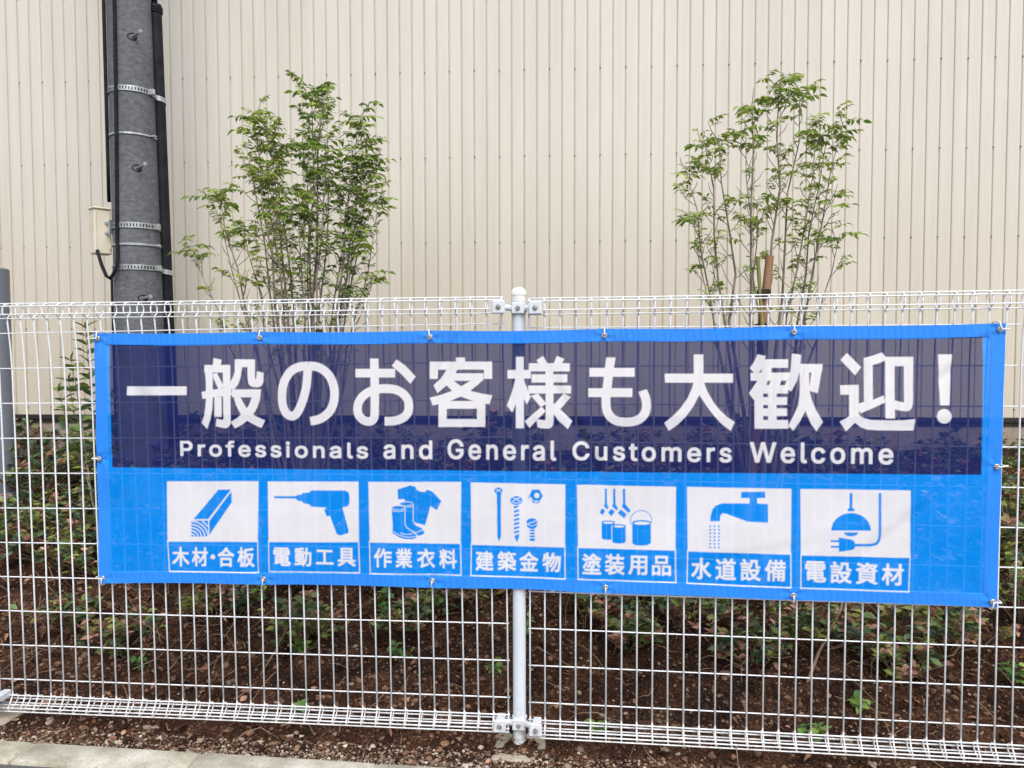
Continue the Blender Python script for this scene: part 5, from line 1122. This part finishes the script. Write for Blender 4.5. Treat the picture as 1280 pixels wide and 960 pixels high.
def ash_tree(name, label, base, tips, dens, seed, bare_side=None):
    random.seed(seed)
    root = empty(name, base, label, 'tree', 'slender multi stemmed young trees behind the fence')
    st = Acc(); lf = Acc(); b0 = np.array(base)
    H = max(t[2] for t in tips) - b0[2]
    for i, (tx, tz, ty, dm) in enumerate([(t[0], t[2], t[1], t[3] if len(t) > 3 else 1) for t in tips]):
        tip = np.array([tx, ty, tz]) - b0
        st0 = np.array([tip[0] * .10 + random.uniform(-.03, .03), tip[1] * .3 + random.uniform(-.03, .03), 0])
        n = 9; cur = []
        for k in range(n + 1):
            t = k / n
            p = st0 * (1 - t) + tip * t
            p[0] = st0[0] + (tip[0] - st0[0]) * (t ** 1.12)
            p += rng.normal(0, .010, 3) * (1 if 0 < k < n else 0) * (1, 1, .3)
            cur.append(p)
        r0 = (.0105 + .0060 * random.random()) * (tip[2] / H)
        st.tube(cur, [r0 * (1 - .86 * (k / n) ** .9) for k in range(n + 1)], 7)
        # side branches from 35 % up
        nb = int(round((27 + 6 * random.random()) * dens * dm * tip[2] / H))
        for b_ in range(nb):
            t = .40 + .60 * ((b_ + random.random()) / nb) ** .62
            f = t * n; k = min(int(f), n - 1); p = cur[k] * (1 - (f - k)) + cur[k + 1] * (f - k)
            th = b_ * 2.4 + i; out = np.array([math.cos(th), math.sin(th) * .8, 0])
            bl = random.uniform(.07, .20) * (1.15 - .60 * t)
            d = out * .62 + np.array([0, 0, 1.0]) * random.uniform(.55, 1.1); d /= np.linalg.norm(d)
            e = p + d * bl; mid = p + d * bl * .5 + out * .010
            st.tube([p, mid, e], [.0030 * (1.15 - .6 * t), .0021, .0011], 5, caps=False)
            if random.random() < .10 + .95 * (1 - t): continue          # bare twig
            cnt = random.choice((2, 3, 4)) if t > .55 else random.choice((1, 2))
            for q in range(cnt):
                tt = 1 - q * .22; pp = p + (e - p) * tt
                a2 = random.uniform(0, 6.28); dd = np.array([math.cos(a2), math.sin(a2), random.uniform(.05, .95)]) + d * .5
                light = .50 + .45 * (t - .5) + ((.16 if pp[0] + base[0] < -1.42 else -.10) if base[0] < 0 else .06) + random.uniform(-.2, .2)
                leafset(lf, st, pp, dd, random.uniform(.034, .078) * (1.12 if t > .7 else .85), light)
        for q in range(int(5 * dm + 1)):
            a2 = q * 1.9; tcol = .55 + random.uniform(-.15, .25)
            leafset(lf, st, cur[-1] - np.array([0, 0, .018 * q]), np.array([math.cos(a2), math.sin(a2), .35]), random.uniform(.07, .11), tcol)
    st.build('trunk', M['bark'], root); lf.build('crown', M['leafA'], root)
    return root

TL = [(-1.584, 1.48, 2.60, 1.1), (-1.284, 1.55, 2.74, 1.2), (-1.175, 1.42, 2.64, 1.3), (-1.01, 1.5, 2.56, 1.1), (-.955, 1.6, 2.36, 1.2), (-1.669, 1.6, 2.38, 1.1), (-1.74, 1.4, 2.18, 1.0), (-1.845, 1.5, 2.19, .6), (-1.96, 1.5, 1.90, .7),
      (-1.488, 1.55, 2.44, 1.4), (-1.091, 1.62, 2.30, 1.2), (-.92, 1.55, 2.14, .9), (-.93, 1.45, 1.74, .6), (-1.0, 1.4, 1.95, .8), (-1.38, 1.65, 2.50, 1.3), (-1.22, 1.62, 2.28, 1.0), (-1.42, 1.38, 2.12, .9), (-1.13, 1.36, 2.40, 1.1), (-1.72, 1.62, 2.02, .8), (-1.06, 1.6, 2.05, .9), (-1.58, 1.62, 2.30, 1.5), (-1.50, 1.5, 2.52, 1.3), (-.98, 1.55, 2.45, 1.2), (-1.28, 1.35, 2.1, .9)]
ash_tree('young_ash_tree', 'young tree with many thin stems and denser leaves, beside the utility pole', (-1.32, 1.5, .30), TL, .80, 21)
TR = [(1.145, 1.5, 2.66, 1.1), (1.241, 1.5, 2.62, 1.1), (1.45, 1.5, 2.45, .8), (1.40, 1.6, 2.40, .8), (1.011, 1.5, 2.56, .9), (1.38, 1.45, 2.08, .6), (1.44, 1.5, 1.90, .5), (.778, 1.5, 2.38, .9), (.69, 1.55, 2.26, .8), (.857, 1.55, 2.42, .9),
      (.974, 1.45, 2.42, .9), (1.32, 1.5, 2.43, .9), (.72, 1.45, 2.0, .5), (1.06, 1.6, 2.1, .6)]
ash_tree('young_ash_tree', 'sparser young tree with thin stems and wooden stakes at its foot, at right', (1.06, 1.5, .30), TR, .72, 33)
random.seed(5)

def stake(pts, r, mat, name, label, cat='stake', cut=True):
    a = Acc(); a.tube(pts, r, 12); return tag(a.build(name, M[mat], flat_angle=50), label, cat)
stake([(.96, 1.36, .26), (1.01, 1.32, .9), (1.040, 1.30, 1.50), (1.062, 1.29, 1.775)], [.024, .023, .0215, .0195], 'stakewood', 'wooden_stake', 'reddish brown wooden stake leaning among the stems of the right tree')
b_ = Acc(); P = [(1.12, 1.27, .26)]
for k in range(1, 13):
    t = k / 12; P.append((1.12 - .118 * t, 1.27, .26 + 1.51 * t))
rr = [.0085 if k % 3 else .0102 for k in range(13)]; b_.tube(P, rr, 10); tag(b_.build('bamboo_stake', M['bamboo'], flat_angle=50), 'green bamboo cane crossing the brown stake by the right tree', 'stake')
b_ = Acc(); P = [(-1.22 + .06 * k / 8, 1.33, .26 + 1.18 * k / 8) for k in range(9)]; b_.tube(P, [.0085 if k % 3 else .0102 for k in range(9)], 10); tag(b_.build('bamboo_stake', M['bamboo'], flat_angle=50), 'green bamboo cane at the foot of the left tree', 'stake')
for (x, y, z, lab) in ((1.035, 1.288, 1.585, 'black rope binding the two stakes of the right tree, upper tie'), (1.028, 1.300, 1.425, 'black rope binding the stakes of the right tree, lower tie'), (-1.175, 1.33, 1.41, 'black rope around the cane of the left tree')):
    a = Acc()
    for k in range(4):
        a.tube([(x + (.030 if x > 0 else .016) * math.cos(t), y + (.027 if x > 0 else .016) * math.sin(t), z + k * .007 + .006 * math.sin(t + k)) for t in np.linspace(0, 2 * math.pi, 18, endpoint=False)], .0042, 6, closed=True)
    tag(a.build('rope_tie', M['rope']), lab, 'rope')

# sapling at the left
def sapling(base, pts, label):
    root = empty('sapling', base, label, 'sapling'); st = Acc(); lf = Acc(); b0 = np.array(base)
    for i, (tip, nl) in enumerate(pts):
        tip = np.array(tip) - b0; s0 = np.array([0, 0, 0.]) if i < 2 else np.array([.0, 0, .25])
        cur = [s0 * (1 - t) + tip * t + np.array([.03 * math.sin(t * 3 + i), 0, 0]) * (1 - t) for t in np.linspace(0, 1, 7)]
        st.tube(cur, np.linspace(.0055, .0016, 7), 6)
        for k in range(nl):
            t = .30 + .70 * k / (nl - 1); f = t * 6; q = min(int(f), 5); p = cur[q] * (1 - f + q) + cur[q + 1] * (f - q)
            for s in (-1, 1):
                th = (k % 2) * 1.3 + (0 if s > 0 else math.pi) + random.uniform(-.3, .3)
                d = np.array([[math.cos(th), math.sin(th) * .6, random.uniform(.25, .8)]])
                place_leaves(lf, p[None], d, rng.normal(0, .5, 1), np.array([random.uniform(.050, .080)]), np.array([random.uniform(.30, .76)]), 1.3, .2)
        place_leaves(lf, cur[-1][None], np.array([[.1, 0, 1.]]), np.zeros(1), np.array([.05]), np.array([.6]), .8, .1)
    st.build('trunk', M['bark'], root); lf.build('crown', M['leafS'], root)
sapling((-2.17, 1.0, .20), [((-2.235, 1.0, 1.44), 22), ((-2.30, .96, 1.18), 15), ((-2.40, 1.02, 1.13), 11), ((-2.14, 1.05, 1.10), 12), ((-2.27, .94, 1.28), 13), ((-2.18, 1.06, .92), 9)], 'thin sapling with small pointed leaves between the grey post and the banner')

# ---------------------------------------------------------------- utility pole
PX, PY = -2.615, 2.05
pole = empty('utility_pole', (PX, PY, .40), 'dark grey concrete utility pole with steel bands and a cable box', 'utility pole')
def rp(z): return .1415 - .0072 * (z - 1.5) * 1.0          # radius by height above world zero
def cxp(z): return PX - .013 * (z - 1.5)                   # very slight lean
a = Acc(); zz = np.linspace(.25, 6.2, 24); a.tube([(cxp(z) - PX, 0, z - .40) for z in zz], [rp(z) for z in zz], 48)
a.build('shaft', M['pole'], pole, flat_angle=50)
a = Acc()   # black cable guard on the right
W0 = .56
cv = [(cxp(z) - PX + (rp(z) + .021) * math.cos(W0), (rp(z) + .021) * math.sin(W0), z - .40) for z in np.linspace(.25, 3.50, 10)]
a.tube(cv, .037, 20); a.build('cable_guard', M['black'], pole, flat_angle=50)
a = Acc(); p0 = cv[-1]
for k in range(3): a.tube([(p0[0] +   .038 * math.cos(t), p0[1] + .038 * math.sin(t), p0[2] - .02 - k * .014) for t in np.linspace(0, 6.283, 20, endpoint=False)], .007, 6, closed=True)
a.tube([(p0[0] - .01, p0[1], p0[2] - .05), (p0[0] - .012, p0[1], p0[2] + .6), (p0[0] - .03, p0[1], p0[2] + 2.6)], .022, 12)
a.build('cable', M['cable'], pole)
# cables on the left
a = Acc()
def onp(z, ang, off=0.0):
    ang = ang + W0
    return (cxp(z) - PX + (rp(z) + off) * math.sin(ang), -(rp(z) + off) * math.cos(ang), z - .40)
a.tube([onp(z, -1.50 + .02 * math.sin(z * 2), .012) for z in np.linspace(2.25, 6.0, 14)], .011, 8)
a.build('cable', M['cable'], pole)
a = Acc()
pts = [onp(z, -.58 - .16 * max(0, min(1.5, 3.4 - z)) + .015 * math.sin(z * 3), .013) for z in np.linspace(6.0, 2.0, 22)]
pts += [onp(1.92, -.76, .018), onp(1.85, -.80, .022), onp(1.80, -.92, .03), onp(1.775, -1.08, .035), onp(1.79, -1.25, .045), onp(1.86, -1.38, .065), onp(1.95, -1.42, .085)]
a.tube(pts, .0105, 10); a.build('cable', M['cable'], pole)
a = Acc(); a.tube([onp(z, -1.50, .009) for z in np.linspace(.3, 1.80, 8)], .008, 8); a.build('cable', M['cable'], pole)
def band(z, wide, holes, a0=-2.9, a1=2.9, droop=.0, rext=.004):
    a = Acc(); n = 60; t = np.linspace(a0, a1, n); V_ = []; F_ = []
    for k, w in enumerate(t):
        zc = z - droop * (1 - math.cos(w - .2))
        for (dr, dz) in ((rext + .0025, -wide / 2), (rext + .0025, wide / 2), (rext, wide / 2), (rext, -wide / 2)):
            V_.append(onp(zc + dz, w, dr))
    for k in range(n - 1):
        for q in range(4): F_.append((k * 4 + q, k * 4 + (q + 1) % 4, k * 4 + 4 + (q + 1) % 4, k * 4 + 4 + q))
    a.add(V_, F_); b_ = a.build('steel_band', M['zinc'], pole, flat_angle=30)
    if holes:
        h = Acc()
        for w in np.arange(-1.25, 1.25, .125):
            zc = z - droop * (1 - math.cos(w - .2)); c = np.array(onp(zc, w, rext + .0032)); tx = np.array([math.cos(w), math.sin(w), 0])
            q = [c - tx * .006 - (0, 0, wide * .27), c + tx * .006 - (0, 0, wide * .27), c + tx * .006 + (0, 0, wide * .27), c - tx * .006 + (0, 0, wide * .27)]
            h.add(q, [(0, 1, 2, 3)])
        h.build('slot', M['black'], b_, smooth=False)
    # buckle
    k = Acc(); w = .80; c = onp(z - droop * (1 - math.cos(w - .2)), w, rext + .006); k.box((c[0] - .028, c[1] - .008, c[2] - wide * .55), (c[0] + .028, c[1] + .012, c[2] + wide * .55), bev=.003)
    k.build('buckle', M['zinc'], b_, flat_angle=30)
band(2.925, .032, True); band(2.655, .011, False); band(2.10, .034, True); band(1.985, .013, False); band(1.845, .032, True)
# band ends that also hold the cable guard
for z in (2.925, 1.845):
    a = Acc()
    q = cv[0]; zz_ = z - .40 - .022; R_ = .0395
    c0 = (cxp(z) - PX + (rp(z) + .021) * math.cos(W0), (rp(z) + .021) * math.sin(W0))
    V_ = []; F_ = []
    tt_ = np.linspace(W0 - 2.2, W0 + 2.0, 24)
    for t in tt_:
        for dr, dz in ((0, -.015), (0, .015), (.0025, .015), (.0025, -.015)): V_.append((c0[0] + (R_ + dr) * math.cos(t), c0[1] + (R_ + dr) * math.sin(t), zz_ + dz - .006 * (t - W0)))
    for k in range(len(tt_) - 1):
        for p in range(4): F_.append((k * 4 + p, k * 4 + (p + 1) % 4, k * 4 + 4 + (p + 1) % 4, k * 4 + 4 + p))
    a.add(V_, F_); a.build('bracket', M['zinc'], pole, flat_angle=30)
for z, w, L_ in ((3.235, .10, .085), (2.445, .10, .085), (1.655, .16, .07)):
    a = Acc(); p = onp(z, w, -.004); dw = w + W0 + .45; up = .012 if z > 2 else .006
    q = (p[0] + L_ * math.sin(dw), p[1] - L_ * math.cos(dw), p[2] + up)
    a.tube([p, q], .0080, 10); a.lathe([(.009, -.002), (.0145, 0), (.0145, .006), (.010, .008)], (q[0], q[1] + .004, q[2]), 14, axis='y')
    sb = a.build('step_bolt', M['dullzinc'], pole, flat_angle=40)
    a = Acc(); a.tube([(p[0] + .024 * math.cos(t) * math.cos(W0), p[1] + .024 * math.cos(t) * math.sin(W0) - .002, p[2] + .020 * math.sin(t)) for t in np.linspace(0, 6.283, 14, endpoint=False)], .005, 6, closed=True); a.build('socket', M['black'], sb)
# beige junction box on the left
a = Acc(); a.box((-.050, -.042, -.132), (.050, .042, .140), bev=.006)
jb = a.build('junction_box', M['beige'], pole, flat_angle=30)
a = Acc(); a.box((-.056, -.050, .1405), (.056, .049, .154), bev=.005); a.build('lid', M['beige'], jb, flat_angle=30)
a = Acc(); a.box((-.047, -.0465, -.125), (-.037, -.0422, .132), bev=.0015); a.build('door_edge', M['beige'], jb, flat_angle=30)
for zq in (-.09, .07):
    a = Acc(); a.box((.034, -.0455, zq - .01), (.044, -.0422, zq + .01)); a.build('hinge', M['beige'], jb, smooth=False)
jr = rp(2.05) + .066
jb.location = (cxp(2.05) - PX - jr * math.cos(W0 - .12), -jr * math.sin(W0 - .12), 2.060 - .40); jb.rotation_euler = (0, 0, W0 + .38)
a = Acc()
for zq in (2.06, 2.12):
    c = onp(zq, -1.40, .015); a.box((c[0] - .03, c[1] - .004, c[2] - .006), (c[0] + .012, c[1] + .004, c[2] + .006))
c = onp(2.09, -1.25, .012); a.box((c[0] - .004, c[1] - .018, c[2] - .042), (c[0] + .004, c[1] + .018, c[2] + .042))
a.build('bracket', M['zinc'], pole, smooth=False)

# ---------------------------------------------------------------- grey steel post, far left
gp = empty('grey_steel_post', (-3.485, 1.9, .36), 'plain slate grey steel post at the left edge with a pale collar at its foot', 'post')
a = Acc(); a.lathe([(.088, -.2), (.088, 1.48), (.080, 1.487)], seg=40); a.build('pole', M['grey'], gp, flat_angle=40)
a = Acc(); a.lathe([(.10, .0), (.102, .03), (.098, .07), (.089, .09)], seg=40); a.build('collar', M['greycap'], gp, flat_angle=60)

# ---------------------------------------------------------------- building
bd = empty('metal_clad_building', (0, 2.9, 0), 'windowless building wall clad in cream ribbed metal sheet', 'building')
S = .0484; aS = math.atan(S)
bd.rotation_euler = (0, 0, aS)
ca = math.cos(aS)
pitch = .1739 / ca / 2
X0 = (-3.9176) / ca
a = Acc(); V_ = []; T_ = []
k0, k1 = -70, 190
prof = [(0, -.0015, 1.0), (.0035, -.0085, .35), (.006, -.0092, .12), (.013, -.0100, .0), (.034, -.0100, .0), (.035, -.0092, .16), (.0365, -.0100, .0), (.056, -.0100, 0.0), (.0575, -.0090, .18), (.059, -.0100, 0.0), (pitch - .0075, -.0095, .0), (pitch - .0035, -.0015, 1.0)]
zl = [.87, 1.6, 2.6, 3.6, 5.0, 7.5]
px_ = [(X0 + k * pitch + dx, dy, t) for k in range(k0, k1) for dx, dy, t in prof]
n = len(px_)
for z in zl:
    for x, y, t in px_: V_.append((x, y, z)); T_.append(t)
F_ = [(r * n + i, r * n + i + 1, (r + 1) * n + i + 1, (r + 1) * n + i) for r in range(len(zl) - 1) for i in range(n - 1)]
a.add(V_, F_); a.t[-1] = np.array(T_)
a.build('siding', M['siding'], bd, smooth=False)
xa, xb = X0 + k0 * pitch, X0 + k1 * pitch
a = Acc(); a.box((xa, .012, -.5), (xb, 6, 7.45)); a.build('wall_core', M['plinth'], bd, smooth=False)
a = Acc(); a.box((xa, -.040, .838), (xb, .010, .872), bev=.003); a.box((xa, -.028, .815), (xb, .010, .837)); a.build('base_flashing', M['flash'], bd, smooth=False)
a = Acc(); a.box((xa, -.018, -.5), (xb, .0115, .8145)); a.build('plinth', M['plinth'], bd, smooth=False)
a = Acc(); a.box((xa - .02, -.05, 7.45), (xb + .02, 6.02, 7.65)); a.build('parapet', M['beige'], bd, smooth=False)
# screws: on every second rib
s_ = Acc(); s_.lathe([(.0070, 0), (.0070, .0012), (.0048, .0030), (.0045, .0050), (.0025, .0058)], (0, 0, 0), 8, axis='y')
M['screw'] = simple('screw_head', (.17, .16, .145), (.32, .30, .27), 90, .55, .3)
sc0 = s_.build('screw', M['screw'], bd, flat_angle=40)
locs = []
zrows = [2.0901 - 2 * .5913 - .03, 2.0901 - .5913, 2.0901, 2.6814, 3.2727, 3.864]
for iz, z in enumerate([.925, 1.4988, 2.0901, 2.6814, 3.2727, 3.864]):
    for c in range(-1, 42):
        locs.append((X0 + c * 2 * pitch + .0035, -.0095 if False else -.006, z + .002 * math.sin(c * 2.1)))
cam_l = np.array([.27, -5.4, 1.32])
locs.sort(key=lambda p: np.linalg.norm(np.array(p) - cam_l))
for i, l in enumerate(locs[:100]):
    o = sc0 if i == 0 else sc0.copy()
    if i: COL.objects.link(o); o.parent = bd
    o.location = l
rest = Acc()
for l in locs[100:]: rest.lathe([(.0070, 0), (.0070, .0012), (.0048, .0030), (.0045, .0050), (.0025, .0058)], l, 8, axis='y')
ro = rest.build('screw_heads', M['screw'], bd, flat_angle=40); ro['kind'] = 'stuff'

# ---------------------------------------------------------------- camera
C_ = (0.26623683920779695, -2.502711574537554, 1.319441573230583)
yaw, pit, rol = -0.1149524538801789, -0.04115788712774065, -0.0021566726482393304
cy_, sy_ = math.cos(yaw), math.sin(yaw); cp_, sp_ = math.cos(pit), math.sin(pit)
f_ = Vector((sy_ * cp_, cy_ * cp_, sp_)); r0_ = Vector((cy_, -sy_, 0)); u0_ = r0_.cross(f_)
cr_, sr_ = math.cos(rol), math.sin(rol)
r__ = r0_ * cr_ + u0_ * sr_; u__ = u0_ * cr_ - r0_ * sr_
cam = bpy.data.cameras.new('camera'); cam.sensor_width = 36; cam.lens = 962 / 1280 * 36; cam.clip_start = .05; cam.clip_end = 2000
co = bpy.data.objects.new('camera', cam); COL.objects.link(co)
co.matrix_world = Matrix(((r__.x, u__.x, -f_.x, C_[0]), (r__.y, u__.y, -f_.y, C_[1]), (r__.z, u__.z, -f_.z, C_[2]), (0, 0, 0, 1)))
scene.camera = co

# ---------------------------------------------------------------- light
w = bpy.data.worlds.new('World'); scene.world = w; w.use_nodes = True
N, L = w.node_tree.nodes, w.node_tree.links
sky = N.new('ShaderNodeTexSky'); sky.sky_type = 'NISHITA'; sky.sun_disc = False
SUN_EL, SUN_AZ = math.radians(52), math.radians(158)      # azimuth clockwise from +Y: behind the camera, a little right
sky.sun_elevation = SUN_EL; sky.sun_rotation = SUN_AZ
sky.dust_density = 4.0; sky.air_density = 1.0; sky.ozone_density = 1.0
hs = N.new('ShaderNodeHueSaturation'); hs.inputs['Saturation'].default_value = .38
L.new(sky.outputs[0], hs.inputs['Color'])
L.new(hs.outputs[0], N['Background'].inputs[0]); N['Background'].inputs[1].default_value = SKY
sl = bpy.data.lights.new('sun', 'SUN'); sl.energy = SUNE; sl.angle = math.radians(45); sl.color = (1, .97, .92)
so = bpy.data.objects.new('sun', sl); COL.objects.link(so)
dv = Vector((math.sin(SUN_AZ) * math.cos(SUN_EL), math.cos(SUN_AZ) * math.cos(SUN_EL), math.sin(SUN_EL)))
so.rotation_euler = dv.to_track_quat('Z', 'Y').to_euler(); so.location = dv * 20
scene.view_settings.view_transform = 'Standard'; scene.view_settings.look = 'None'
scene.view_settings.exposure = 0; scene.view_settings.gamma = 1
scene.render.engine = 'CYCLES'
scene.cycles.max_bounces = 8; scene.cycles.transparent_max_bounces = 16
scene.render.resolution_x = 1024; scene.render.resolution_y = 768
